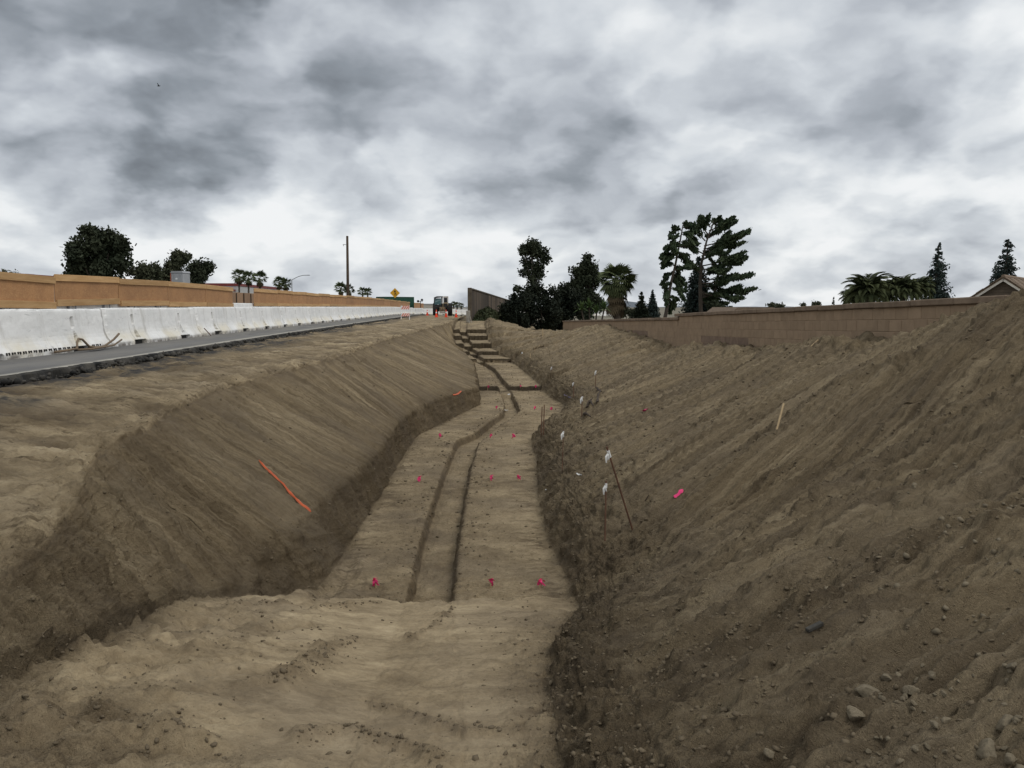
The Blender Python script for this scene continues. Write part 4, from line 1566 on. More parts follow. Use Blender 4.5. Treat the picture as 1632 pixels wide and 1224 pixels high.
broad_tree('broadleaf_tree', b, 8, [cl(319, 424, 17, 101, b), cl(312, 438, 16, 101, b), cl(325, 440, 13, 101, b), cl(316, 456, 20, 101, b)],
           'dense dark tree right of the grey portable toilet', 0.32, 3200, 'leaf_dark', 0.22, seed=6, sub=8)
b = gbase(8, 120)
broad_tree('broadleaf_tree', b, 8, [cl(8, 436, 8, 120, b), cl(20, 438, 7, 120, b), cl(30, 441, 6, 120, b), cl(14, 452, 18, 120, b)],
           'thin treetop just showing over the leftmost plywood panel', 0.25, 900, 'leaf_olive', 0.14, seed=8, sub=6)

# -- fan palms
def fan_frond(L=1.0, nb=11, spread=2.3, fold=0.12):
    """petiole along +X then a fan; unit length L"""
    vs, fs = [], []
    pl = 0.42 * L
    w = 0.012 * L
    vs += [(0, -w, 0), (0, w, 0), (pl, w, 0), (pl, -w, 0)]
    fs.append((0, 1, 2, 3))
    for k in range(nb):
        a = -spread / 2 + spread * k / (nb - 1)
        r = 0.58 * L * (0.78 + 0.22 * math.cos(a))
        da = spread / nb * 0.72
        zt = -0.10 * L * (1 + abs(a))
        b0 = len(vs)
        mr = r * 0.55
        vs += [(pl - .02 * L, 0, 0), (pl + mr * math.cos(a - da), mr * math.sin(a - da), fold * L * 0.3), (pl + r * math.cos(a), r * math.sin(a), zt), (pl + mr * math.cos(a + da), mr * math.sin(a + da), -fold * L * 0.1)]
        fs.append((b0, b0 + 1, b0 + 2, b0 + 3))
    return vs, fs


def place(vs, M4):
    return [tuple(M4 @ Vector(v)) for v in vs]


def palm(base, top, R_, label, seed, group=None, nf=34, individual=False, skirt=True, tr=0.16, mat='leaf_palm'):
    r_ = random.Random(seed)
    e = tree_empty('fan_palm', base, label, 'palm tree', group)
    Hh = top.z - base.z
    lean = (top - base)
    mb = MB()
    mb.tube([(0, 0, -0.03), (lean.x * .4, 0, Hh * .4), (lean.x, 0, Hh)], [tr * 1.25, tr * 0.95, tr * 0.9], 10)
    mb.build('trunk', M['trunk'], e, True)
    vs, fs = fan_frond(R_)
    if individual:
        fm = MB().add(vs, fs).mesh('frond', M[mat])
        fd = MB().add(vs, fs).mesh('frond', M['leaf_dry'])
    acc, dry = MB(), MB()
    for k in range(nf):
        el = R(80 - (135 if individual else 112) * ((k + 0.5) / nf) ** 0.85) + r_.uniform(-.1, .1)
        azm = k * 2.39996 + r_.uniform(-.25, .25)
        sc = r_.uniform(0.85, 1.08)
        Mx = Matrix.Translation((lean.x, 0, Hh)) @ Matrix.Rotation(azm, 4, 'Z') @ Matrix.Rotation(-el, 4, 'Y') @ Matrix.Rotation(r_.uniform(-.35, .35), 4, 'X') @ Matrix.Scale(sc, 4)
        if individual:
            o = link('frond', fm, e)
            o.matrix_local = Mx
        else:
            acc.add(place(vs, Mx), fs)
    if skirt:
        for k in range(64 if individual else 12):
            el = R(-42 - 38 * r_.random())
            azm = k * 2.39996
            Mx = Matrix.Translation((lean.x, 0, Hh - R_ * (0.12 + (0.9 * r_.random() if individual else 0)))) @ Matrix.Rotation(azm, 4, 'Z') @ Matrix.Rotation(-el, 4, 'Y') @ Matrix.Scale(r_.uniform(.7, .95), 4)
            dry.add(place(vs, Mx), fs)
        dry.build('dead_skirt', M['leaf_dry'], e)
    if not individual:
        acc.build('crown', M[mat], e)
    return e


for (px, py, rp, Yp, lab) in [(381, 440, 13, 150, 'leftmost of three fan palms standing close together by the pale building'), (396, 443, 12, 156, 'middle of three fan palms standing close together by the pale building'),
                              (414, 444, 13, 152, 'rightmost of three fan palms standing close together by the pale building'), (445, 451, 11, 160, 'left half of the bushy pair of palms left of the street lamp'),
                              (455, 453, 11, 163, 'right half of the bushy pair of palms left of the street lamp'),
                              (543, 460, 11, 170, 'small fan palm just left of the bare wooden pole'), (556, 462, 10, 176, 'small fan palm hidden behind the bare wooden pole'), (578, 466, 9, 180, 'left crown of the palm pair right of the bare pole'), (586, 466.5, 8, 184, 'right crown of the palm pair right of the bare pole'),
                              (723, 484.5, 5, 165, 'tiny palm closest to the right side of the tractor'), (728.5, 486, 5.5, 168, 'tiny middle palm between the tractor and the dark sound wall'), (735, 487, 5, 172, 'tiny palm nearest the dark sound wall')]:
    bpt = gbase(px, Yp)
    palm(bpt, at_y(px, py, Yp), rp * Yp / F * 1.12, lab, int(px), 'fan palms along the road', nf=24, skirt=rp > 9, tr=0.17)

# -- right: eucalyptus, bush mass, broad tree
Y = 104
b = gbase(850, Y, -2.5)
broad_tree('eucalyptus_tree', b, 12, [cl(846, 390, 17, Y, b), cl(858, 402, 14, Y, b), cl(835, 400, 10, Y, b), cl(864, 415, 11, Y, b), cl(842, 418, 12, Y, b, .6), cl(856, 428, 13, Y, b), cl(838, 438, 12, Y, b), cl(852, 446, 14, Y, b), cl(862, 440, 9, Y, b), cl(826, 462, 9, Y, b), cl(848, 470, 16, Y, b)],
           'tall narrow eucalyptus with clumped dark crown and pale trunk above the bushes', 0.34, 3000, 'leaf_dark', 0.3, 'pale_trunk', seed=12, sub=5)
Y = 74
for j, (px, tops, lab) in enumerate([(822, [(818, 487, 15), (832, 480, 17), (810, 500, 14), (826, 512, 18), (806, 516, 12)], 'dark bush at the left end of the black thicket beside the sound wall'),
                                     (862, [(858, 470, 22), (876, 478, 22), (850, 498, 24), (880, 502, 24), (866, 522, 20), (842, 476, 14)], 'tall dark bush in the middle of the black thicket below the eucalyptus'),
                                     (898, [(890, 474, 16), (905, 470, 18), (915, 485, 16), (895, 500, 20), (890, 520, 16)], 'dark bush at the right end of the black thicket next to the block wall end')]):
    Yj = Y + j * 2.5
    b = gbase(px, Yj, -1.6)
    broad_tree('evergreen_bush', b, 4, [cl(p[0], p[1], p[2], Yj, b, 0.5 * math.sin(k * 2)) for k, p in enumerate(tops)], lab, 0.24, 5200, 'leaf_bush', 0.14, seed=20 + j, sub=8, cat='bush', group='dark bushes beyond the block wall')
Y = 96
b = gbase(933, Y, -2.5)
broad_tree('broadleaf_tree', b, 9, [cl(936, 411, 7, Y, b), cl(934, 424, 11, Y, b), cl(924, 438, 13, Y, b), cl(945, 432, 12, Y, b), cl(918, 452, 13, Y, b), cl(938, 452, 18, Y, b), cl(950, 445, 9, Y, b), cl(925, 470, 18, Y, b), cl(945, 475, 18, Y, b), cl(935, 495, 20, Y, b)],
           'dark pointed broadleaf tree left of the shaggy fan palm', 0.34, 5200, 'leaf_dark', 0.25, seed=31, sub=8)
Yp = 78
palm(gbase(984, Yp), at_y(983, 448, Yp), 29 * Yp / F * 1.18, 'large shaggy fan palm with a full round crown over the block wall', 77, nf=64, individual=True, tr=0.34)

# yucca-like clump over the wall
def strap_plant(base, hh, nleaf, L, mat, label, cat, seed, name='yucca', heads=1, spread=0.5):
    r_ = random.Random(seed)
    e = tree_empty(name, base, label, cat)
    tb = MB()
    lm = MB()
    for hd in range(heads):
        hx = (hd - (heads - 1) / 2) * spread
        hz_ = hh + 0.25 * math.sin(hd * 2.2)
        tb.tube([(hx * .3, 0, -.03), (hx, 0.1 * math.sin(hd), hz_)], [0.09, 0.06], 7)
        for k in range(nleaf):
            az_ = k * 2.39996
            el = R(85 - 95 * (k / nleaf)) + r_.uniform(-.15, .15)
            Lk = L * r_.uniform(.8, 1.1)
            w = L * 0.075
            d = Vector((math.cos(az_) * math.cos(el), math.sin(az_) * math.cos(el), math.sin(el)))
            sd_ = Vector((-math.sin(az_), math.cos(az_), 0))
            p0 = Vector((hx, 0.1 * math.sin(hd), hz_))
            p1 = p0 + d * Lk * .5
            p2 = p0 + d * Lk + Vector((0, 0, -Lk * .22 * math.cos(el)))
            lm.add([p0 - sd_ * w * .6, p0 + sd_ * w * .6, p1 + sd_ * w, p1 - sd_ * w, p2], [(0, 1, 2, 3), (3, 2, 4)])
    tb.build('stem', M['trunk'], e)
    lm.build('leaves', M[mat], e)
    return e


q = at_y(945, 494, 70)
strap_plant(gbase(945, 70, -2.5), q.z + 2.5, 34, 0.9, 'leaf_yucca', 'bright green spiky yucca clump just above the far end of the block wall', 'yucca', 3, heads=4, spread=0.62)

# conifers
def conifer(base, H, rad, label, seed, tiers=16, mat='leaf_conifer', droop=0.12, dens=150, zmin=0.15, power=0.85, leaf=0.2, gappy=0.0, group=None, name='conifer_tree'):
    rs = np.random.RandomState(seed)
    e = tree_empty(name, base, label, 'tree', group)
    mb = MB()
    mb.tube([(0, 0, -.03), (0.02 * H * math.sin(seed), 0, H * .5), (0, 0, H * 0.985)], [0.028 * H, 0.018 * H, 0.004 * H], 8)
    Cs, Us, Ws = [], [], []
    for i in range(tiers):
        f = i / (tiers - 1)
        z = H * (zmin + (0.985 - zmin) * f)
        r0 = rad * (1 - f) ** power * (0.8 + 0.35 * rs.rand()) + 0.015 * H
        nbr = max(4, int(9 * (1 - f) + 4))
        for k in range(nbr):
            if rs.rand() < gappy:
                continue
            a = 2 * math.pi * (k + rs.rand() * .7) / nbr
            r1 = r0 * (0.7 + 0.45 * rs.rand())
            zj = z + rs.randn() * H * 0.014
            tip = np.array([math.cos(a) * r1, math.sin(a) * r1, zj - droop * r1 * rs.uniform(-.6, 1.6)])
            root = np.array([0, 0, zj])
            mb.tube([tuple(root), tuple(root * .5 + tip * .5 + np.array([0, 0, .03 * r1])), tuple(tip)], [0.006 * H * (1 - f) + .012, 0.008, 0.004], 4, caps=False)
            m = max(6, int(dens * r1 / rad / 3))
            t_ = 0.15 + 0.88 * rs.rand(m, 1) ** 0.75
            C = root + (tip - root) * t_ + rs.randn(m, 3) * np.array([.11, .11, .12]) * r1 * (0.5 + t_)
            c_, u_, w_ = leaf_quads(rs, C, leaf, 0.5)
            Cs.append(c_)
            Us.append(u_)
            Ws.append(w_)
    c_, u_, w_ = leaf_quads(rs, np.array([[0, 0, H * 0.97]]) + rs.randn(10, 3) * np.array([.02, .02, .015]) * H * .5, leaf * .7, .4, 1.5)
    Cs.append(c_)
    Us.append(u_)
    Ws.append(w_)
    mb.build('trunk', M['trunk'], e)
    link('crown', quads_mesh('crown', np.concatenate(Cs), np.concatenate(Us), np.concatenate(Ws), M[mat]), e)
    return e


def con_px(px, pyt, Yd, wpx, label, seed, **kw):
    b = gbase(px, Yd)
    q = at_y(px, pyt, Yd)
    return conifer(b, q.z - b.z, wpx / 2 * Yd / F, label, seed, **kw)


con_px(1022, 465, 82, 30, 'small dark layered conifer between the shaggy fan palm and the pines', 41, tiers=18, mat='leaf_dark', zmin=0.35, leaf=.16)
con_px(1040, 463, 88, 24, 'slim pointed conifer just left of the leaning pine trunk', 42, tiers=22, mat='leaf_conifer', zmin=0.3, leaf=.16, dens=190)
con_px(1492, 390, 52, 40, 'narrow sparse conifer with a spiky top right of the feathery palms', 43, tiers=26, mat='leaf_conifer', zmin=0.40, leaf=.12, gappy=0.12, power=.72, dens=140)
con_px(1601, 380, 54, 34, 'narrow conifer rising directly behind the tiled house roof', 44, tiers=26, mat='leaf_conifer', zmin=0.40, leaf=.12, gappy=0.08, power=.6, dens=150)
con_px(1584, 420, 58, 26, 'smaller conifer at the left of the one behind the tiled roof', 46, tiers=16, mat='leaf_conifer', zmin=0.45, leaf=.12, gappy=0.2, power=.7, dens=120)
con_px(1112, 408, 84, 50, 'bluish bushy conifer standing between the two tall pines', 45, tiers=20, mat='leaf_conifer', zmin=0.2, leaf=.22, power=.65, dens=200)
con_px(1328, 474, 95, 7, 'tiny pointed treetop peeking over the block wall left of the palms', 47, tiers=8, mat='leaf_dark', zmin=0.5, leaf=.12, dens=50)


# pines: explicit limbs with needle tufts
def pine(base, trunk_pts, limbs, label, seed, tuft=0.34, per=1.0, tr=0.22, mat='leaf_pine', droop=0.0):
    rs = np.random.RandomState(seed)
    e = tree_empty('pine_tree', base, label, 'tree')
    mb = MB()
    tp = [Vector(p) - base for p in trunk_pts]
    mb.tube(tp, [tr * (1 - 0.8 * i / (len(tp) - 1)) for i in range(len(tp))], 9)
    mb.build('trunk', M['trunk'], e, True)
    lb = MB()
    Cs, Us, Ws = [], [], []
    for (p0, p1, th) in limbs:
        p0, p1 = Vector(p0) - base, Vector(p1) - base
        L = (p1 - p0).length
        pm_ = (p0 + p1) / 2 + Vector((0, rs.uniform(-.1, .1) * L, -0.05 * L + droop * L))
        lb.tube([p0, pm_, p1], [th, th * .65, th * .25], 5, caps=False)
        m = int(40 * per * L + 18)
        t_ = 0.28 + 0.74 * rs.rand(m, 1) ** 0.7
        a0, a1, a2 = np.array(p0), np.array(pm_), np.array(p1)
        C = a0 * (1 - t_) ** 2 + 2 * a1 * t_ * (1 - t_) + a2 * t_ ** 2
        # side twigs give each limb a flat pad of tufts
        C = C + np.stack([rs.randn(m) * .10, rs.randn(m) * .30, rs.randn(m) * .055 + 0.05], 1) * (0.25 + 0.5 * L ** .6) * (1.15 - 0.5 * t_)
        dirv = np.array((p1 - p0).normalized())
        a = rdir(rs, m) * 0.75 + dirv[None] * 0.7 + np.array([0, 0, .45 - 1.1 * (droop < 0)])
        a /= np.linalg.norm(a, axis=1, keepdims=True)
        bq = np.cross(a, rdir(rs, m))
        bq /= np.linalg.norm(bq, axis=1, keepdims=True) + 1e-9
        s = tuft * (0.6 + 0.8 * rs.rand(m, 1))
        Cs.append(C)
        Us.append(a * s * .5)
        Ws.append(bq * s * .13)
    lb.build('limbs', M['trunk'], e)
    link('needles', quads_mesh('needles', np.concatenate(Cs), np.concatenate(Us), np.concatenate(Ws), M[mat]), e)
    return e


Yp = 80.0


def P3(px, py, dy=0.0):
    q = at_y(px, py, Yp)
    return (q.x, Yp + dy, q.z)


rr3 = random.Random(5)
# right pine: trunk leans right and splits, tiers to the right
b = gbase(1118, Yp)
tr1 = [tuple(b), P3(1117, 495), P3(1116, 450), P3(1118, 420), P3(1126, 385), P3(1138, 352)]
limbs = []
R_t = [(1118, 408, 1180, 378, 0), (1120, 400, 1190, 386, .6), (1122, 392, 1186, 370, -.8), (1126, 380, 1175, 352, .3), (1130, 368, 1164, 349, -.6), (1134, 360, 1150, 347, .5), (1117, 430, 1192, 412, .5), (1118, 424, 1178, 405, -1),
       (1116, 445, 1196, 438, .3), (1116, 452, 1188, 440, -1.1), (1117, 470, 1203, 461, .2), (1116, 466, 1176, 476, -.9), (1118, 440, 1160, 424, 1.2), (1118, 456, 1166, 452, 1.4), (1117, 462, 1150, 478, .8),
       (1124, 384, 1104, 356, .4), (1128, 374, 1112, 348, -.5), (1132, 362, 1124, 345, .6), (1120, 404, 1096, 384, 1.0), (1118, 415, 1140, 398, -1.3), (1117, 428, 1150, 432, -1.2), (1116, 480, 1150, 488, .5), (1117, 474, 1190, 456, 1.3), (1122, 396, 1160, 392, 1.3), (1126, 378, 1150, 366, 1.2), (1116, 436, 1096, 420, -.8)]
for (a0, a1, b0, b1, dy) in R_t:
    limbs.append((P3(a0, a1), P3(b0, b1, dy * 1.5), 0.07))
    limbs.append((P3(a0 * .45 + b0 * .55, a1 * .45 + b1 * .55 + 1, dy * .8), P3(b0 - rr3.uniform(2, 12), b1 + rr3.uniform(1, 8), dy * 2.2), 0.035))
    limbs.append((P3(a0 * .6 + b0 * .4, a1 * .6 + b1 * .4 + 1, dy * .6), P3(b0 * .7 + a0 * .3, b1 * .7 + a1 * .3 - rr3.uniform(2, 8), -dy * 1.2), 0.035))
pine(b, tr1, limbs, 'tall windswept pine with flat needle tiers reaching out to the right', 51, 0.36, 2.3, 0.24)
b = gbase(1142, Yp + 1)
tr3 = [tuple(b), P3(1138, 495, 1), P3(1146, 455, 1), P3(1150, 430, 1), P3(1154, 395, 1)]
limbs = []
for (a0, a1, b0, b1, dy) in [(1148, 440, 1175, 425, 1), (1150, 430, 1140, 412, .6), (1152, 415, 1176, 396, 1.6), (1145, 455, 1165, 466, .8), (1140, 480, 1172, 484, 1.4), (1140, 490, 1165, 494, .8), (1138, 470, 1128, 480, 1.2)]:
    limbs.append((P3(a0, a1, 1), P3(b0, b1, 1 + dy), 0.05))
pine(b, tr3, limbs, 'thick dark pine trunk with few limbs, right of the tiered pine trunk', 52, 0.34, 2.0, 0.22)
# left pine with drooping foliage
b = gbase(1052, Yp - 2)
tr2 = [tuple(b), P3(1054, 498, -2), P3(1060, 460, -2), P3(1068, 425, -2), P3(1076, 385, -2), P3(1080, 362, -2)]
limbs = []
for (a0, a1, b0, b1, dy) in [(1078, 370, 1066, 364, .4), (1077, 378, 1058, 382, -.4), (1076, 386, 1052, 398, .2), (1079, 366, 1096, 362, -.4), (1078, 376, 1102, 372, .5), (1074, 395, 1098, 392, -.7), (1072, 405, 1058, 408, .7), (1070, 412, 1048, 415, -.2), (1068, 424, 1056, 420, .6), (1070, 412, 1092, 408, .9), (1066, 432, 1088, 424, -.9), (1064, 440, 1084, 446, .6), (1080, 362, 1086, 358, 0), (1078, 372, 1088, 380, -.9), (1062, 450, 1074, 440, .9), (1060, 460, 1082, 464, -.6), (1058, 470, 1074, 478, .4), (1070, 412, 1060, 398, -1), (1062, 450, 1052, 458, .5), (1060, 462, 1050, 474, -.4), (1058, 474, 1068, 490, .6), (1066, 436, 1056, 440, .9), (1064, 444, 1078, 456, .3), (1074, 396, 1066, 388, .8), (1072, 402, 1086, 414, -.2), (1068, 424, 1078, 432, .8)]:
    limbs.append((P3(a0, a1, -2), P3(b0, b1, -2 + dy * 1.3), 0.05))
    limbs.append((P3(a0 * .5 + b0 * .5, a1 * .5 + b1 * .5, -2 + dy * .6), P3(b0 + rr3.uniform(-5, 5), b1 + rr3.uniform(5, 14), -2 + dy * 1.6), 0.03))
pine(b, tr2, limbs, 'leaning pine with drooping lighter foliage left of the tiered pine', 53, 0.40, 2.0, 0.2, droop=-0.06)

# feathery palms on the right
def feather_frond(L, nleaf=30):
    vs, fs = [], []
    pts_ = []
    for i in range(9):
        s = i / 8
        pts_.append((L * (s - 0.16 * s ** 3), 0, L * (0.10 * s - 0.62 * s * s * s)))
    w = 0.012 * L
    for i, p in enumerate(pts_):
        vs += [(p[0], -w * (1 - .8 * i / 8), p[2]), (p[0], w * (1 - .8 * i / 8), p[2])]
    for i in range(8):
        fs.append((2 * i, 2 * i + 1, 2 * i + 3, 2 * i + 2))
    for i in range(nleaf):
        s = 0.14 + 0.86 * i / (nleaf - 1)
        x = L * (s - 0.16 * s ** 3)
        z = L * (0.10 * s - 0.62 * s ** 3)
        ll = L * 0.24 * (math.sin(math.pi * (0.12 + 0.80 * s))) + .03
        for sg in (-1, 1):
            b0 = len(vs)
            vs += [(x - .010 * L, 0, z), (x + .010 * L, 0, z), (x + ll * .55 + .006 * L, sg * ll * .75, z - ll * .30), (x + ll * .75, sg * ll * .9, z - ll * .62)]
            fs.append((b0, b0 + 1, b0 + 2, b0 + 3))
    return vs, fs


def feather_palm(base, top, L, label, seed, nf=26):
    r_ = random.Random(seed)
    e = tree_empty('feather_palm', base, label, 'palm tree', 'feathery palms over the block wall')
    mb = MB().tube([(0, 0, -.03), (0.05, 0, (top.z - base.z) * .5), (top.x - base.x, 0, top.z - base.z)], [.17, .14, .12], 9)
    mb.build('trunk', M['trunk'], e, True)
    vs, fs = feather_frond(L)
    fm = MB().add(vs, fs).mesh('frond', M['leaf_feather'])
    for k in range(nf):
        el = R(78 - 95 * ((k + .5) / nf)) + r_.uniform(-.12, .12)
        o = link('frond', fm, e)
        o.matrix_local = Matrix.Translation((top.x - base.x, 0, top.z - base.z)) @ Matrix.Rotation(k * 2.39996 + r_.uniform(-.3, .3), 4, 'Z') @ Matrix.Rotation(-el, 4, 'Y') @ Matrix.Scale(r_.uniform(.82, 1.1), 4)
    return e


for (px, py, lp, Yd, lab) in [(1382, 464, 42, 46, 'leftmost and roundest feathery palm over the block wall'), (1412, 468, 36, 48, 'feathery palm in the middle of the palm group over the block wall'),
                              (1438, 464, 34, 47, 'rightmost feathery palm, next to the sparse conifer'), (1362, 476, 26, 50, 'low feathery palm at the left foot of the palm group'), (1462, 462, 30, 49, 'feathery palm partly hidden behind the sparse conifer')]:
    feather_palm(gbase(px, Yd), at_y(px, py, Yd), lp * Yd / F * 0.95, lab, int(px), 58)
# small treetops over the wall
b = gbase(1235, 70)
broad_tree('broadleaf_tree', b, 4, [cl(1230, 487.5, 5, 70, b), cl(1240, 488, 4.5, 70, b), cl(1248, 490, 4, 70, b)], 'low leafy treetop peeking over the block wall right of the pines', .16, 700, 'leaf_olive', .1, seed=61, sub=5)
b = gbase(1295, 80)
broad_tree('broadleaf_tree', b, 4, [cl(1280, 486, 3, 80, b), cl(1297, 485, 4, 80, b), cl(1305, 485, 3, 80, b)], 'thin treetop line peeking over the wall near the middle of the right half', .16, 500, 'leaf_olive', .1, seed=62, sub=5)
b = gbase(1000, 110)
broad_tree('broadleaf_tree', b, 5, [cl(997, 497, 7, 110, b), cl(1008, 499, 6, 110, b), cl(988, 501, 7, 110, b)], 'low distant shrub between the shaggy palm and the small conifer', .3, 900, 'leaf_olive', .1, seed=63, sub=6, cat='bush')
b = gbase(1168, 76)
broad_tree('broadleaf_tree', b, 4, [cl(1150, 490, 8, 76, b), cl(1138, 486, 8, 76, b), cl(1162, 494, 6, 76, b)], 'dark shrub under the tall pines behind the block wall', .2, 1200, 'leaf_dark', .1, seed=64, sub=6, cat='bush')

# ------------------------------------------------------------------ buildings
def building(name, label, X, Y0, Y1, H, mat, wins, depth=25, trim=0.5):
    e = empty(name, (X, Y0, -2.5))
    tag(e, label, 'building')
    L = Y1 - Y0
    MB().box(-depth, 0, 0, L, 0, H - trim).build('wall', mat, e)
    MB().box(-depth - .1, .12, -.1, L + .1, H - trim, H, bev=.03).build('parapet_trim', M['trim_red'], e)
    for (a, b_, z0, z1) in wins:
        w = MB().box(0.001, .09, a, b_, z0, z1).build('window', M['stucco'], e)
        MB().box(.091, .10, a + .1, b_ - .1, z0 + .1, z1 - .1).build('pane', M['glass'], w)
    return e


e1 = building('warehouse', 'long low grey warehouse with a dark red roof edge behind the left trees', -50, 84, 186, 3.70 + EYE + 2.5, M['stucco'], [(10 + 12 * k, 13 + 12 * k, 3.2, 5.0) for k in range(8)], trim=.45)
MB().box(-8, -5, 26, 28, 3.70 + EYE + 2.5, 3.70 + EYE + 2.9).build('roof_unit', M['grey_paint'], e1)
building('office_building', 'taller grey building block with dark red roof band behind the three palms', -49.5, 186.3, 226, 5.0 + EYE + 2.5, M['stucco'], [(11 + 7 * k, 14 + 7 * k, 4.6, 6.4) for k in range(4)], trim=.6)
q = at_y(683, 484, 260)
e = empty('shed_building', (q.x, 260, -2.5))
tag(e, 'pale flat building far down the road just left of the tractor', 'building')
MB().box(-1.8, 1.5, 0, 9, 0, q.z + 2.5 - .25).build('wall', M['stucco_cream'], e)
MB().box(-1.95, 1.65, -.1, 9.1, q.z + 2.5 - .25, q.z + 2.5).build('roof', M['grey_paint'], e)
# distant pale roofs / masts right of the tractor
q = at_y(738, 491.5, 420)
e = empty('warehouse', (q.x, 420, -2.5))
tag(e, 'pale hazy building far away between the tractor and the dark sound wall', 'building')
MB().box(-4, 6, 0, 20, 0, q.z + 2.5 - .4).build('wall', M['stucco'], e)
MB().box(-4.2, 6.2, -.2, 20, q.z + 2.5 - .4, q.z + 2.5).build('roof', M['white_trim'], e)
for (px, pyt, Yd, lab) in [(737, 487, 400, 'left thin mast far beyond the road'), (744, 487.5, 410, 'right thin mast far beyond the road')]:
    q = at_y(px, pyt, Yd)
    mb = MB()
    mb.tube([(q.x, Yd, -2.5), (q.x, Yd, q.z)], [.25, .12], 6)
    mb.box(q.x - .9, q.x + .9, Yd - .1, Yd + .1, q.z - 1.2, q.z - 1.0)
    mb.box(q.x - .6, q.x + .6, Yd - .1, Yd + .1, q.z - .5, q.z - .35)
    tag(mb.build('mast', M['grey_paint']), lab, 'mast', 'thin masts far away')

# house with a tiled gable on the right
Yh = 44.0
ap = at_y(1599, 441, Yh)
hb = empty('tiled_house', (ap.x, Yh, -2.5))
tag(hb, 'house with a brown tiled gable roof showing over the wall at the right edge', 'house')
zr = ap.z + 2.5
# ridge runs away to the right; gable end faces left/front
hw = 1.9          # half width along the gable
rise = 1.35
rot = R(-42)
Mh = Matrix.Rotation(rot, 4, 'Z')
hL = 9.0
MB().prism([(-hw, 0), (hw, 0), (hw, zr - rise), (0, zr - .12), (-hw, zr - rise)], 0.35, hL, M4=Mh).build('wall', M['shingle'], hb)
# horizontal shingle courses on the gable face
sh = MB()
for k in range(7):
    z0 = zr - rise + .02 + k * .17
    half = hw * (1 - (z0 + .15 - (zr - rise)) / (rise - .10))
    if half > .1:
        sh.box(-half, half, .325 - .008 * (k % 2), .36, z0, z0 + .155, M4=Mh)
sh.build('gable_shingles', M['shingle'], hb)
for sg in (-1, 1):
    bb = MB()
    ang = math.atan2(rise, hw)
    Ls = math.hypot(rise, hw) + .55
    Ms = Mh @ Matrix.Translation((0, 0, zr - .03)) @ Matrix.Rotation(sg * ang, 4, 'Y')
    x0, x1 = (0.02, Ls) if sg > 0 else (-Ls, -.02)
    bb.box(x0, x1, 0.02, .07, -.16, -.02, M4=Ms)
    bb.build('barge_board', M['white_trim'], hb)
    rf_ = MB()
    rf_.box(x0, x1, 0.0, hL, -.045, -.0, M4=Ms)
    nrw = 8
    for k in range(nrw):
        a0 = abs(Ls) * k / nrw
        a1 = abs(Ls) * (k + 1) / nrw + .05
        for j in range(30):
            yj = -.06 + j * .305
            xa, xb = (a0, a1) if sg > 0 else (-a1, -a0)
            tilt = Ms @ Matrix.Translation((0, 0, .03 + .012 * ((j + k) % 2)))
            rf_.box(xa, xb, yj, yj + .285, -.012, .022 + (.0 if (k + j) % 3 else .01), M4=tilt)
    rf_.build('roof_tiles', M['roof_tile'], hb)['kind'] = 'stuff'
MB().tube([Mh @ Vector((0, -.05, zr + .03)), Mh @ Vector((0, hL, zr + .03))], .09, 8).build('ridge', M['roof_tile'], hb)
# another roof ridge peeking over the wall
q = at_y(1196, 489.6, 62)
e = empty('house', (q.x, 62, -2.5))
tag(e, 'low roof ridge just visible over the block wall right of the tall pines', 'house')
MB().box(-1.6, 2.2, 0, 6, 0, q.z + 2.5 - .7).build('wall', M['stucco_cream'], e)
MB().prism([(-2.0, q.z + 2.5 - .75), (2.6, q.z + 2.5 - .75), (1.6, q.z + 2.5), (-1.0, q.z + 2.5)], -.3, 6.3).build('roof', M['roof_tile'], e)

# ------------------------------------------------------------------ portable toilet, pole, lamp, sign, container
Yd = 55.0
q = at_y(288, 450, Yd)
qt = at_y(288, 433, Yd)
e = empty('portable_toilet', (q.x, Yd, -0.0))
e.rotation_euler = (0, 0, R(-14))
tag(e, 'grey portable toilet with a red-brown left side behind the plywood screen', 'portable toilet')
ht = qt.z
MB().box(-.40, .42, -.4, .4, 0.1, ht - .09, bev=.03).build('body', M['grey_paint'], e)
MB().box(-.44, .44, -.43, .43, 0, .12).build('base', M['dark_steel'], e)
MB().box(-.46, -.404, -.38, .38, .15, ht - .1).build('side_panel', M['red_paint'], e)
MB().prism([(-.45, ht - .09), (.45, ht - .09), (.36, ht + .02), (-.34, ht + .02)], -.43, .43).build('roof', M['grey_paint'], e)
d_ = MB().box(-.20, .36, -.43, -.402, .2, ht - .16, bev=.008).build('door', M['grey_paint'], e)
MB().box(-.08, .06, -.437, -.431, ht - .5, ht - .4).build('notice', M['white_plastic'], d_)
Yd = 100.0
q = at_y(553, 376, Yd)
e = empty('utility_pole', (q.x, Yd, -2.5))
tag(e, 'tall bare dark wooden pole with one small side bracket', 'pole')
Hp = q.z + 2.5
MB().tube([(0, 0, -.2), (0, 0, Hp * .5), (.03, 0, Hp)], [.19, .16, .13], 10).build('shaft', M['pole_wood'], e, True)
zb = at_y(553, 390, Yd).z + 2.5
mb = MB().tube([(0, -.1, zb), (-.48, -.1, zb + .02)], .03, 6)
mb.tube([(-.40, -.1, zb + .02), (-.40, -.1, zb - .17)], .035, 6)
mb.build('bracket', M['grey_paint'], e)
Yd = 150.0
q = at_y(465, 446, Yd)
e = empty('street_lamp', (q.x, Yd, -2.5))
tag(e, 'thin grey street lamp with a long curved arm beside the bushy palms', 'street lamp')
zl = q.z + 2.5
MB().tube([(0, 0, 0), (0, 0, zl)], [.13, .08], 8).build('pole', M['grey_paint'], e)
arm = [(0, 0, zl - .02)]
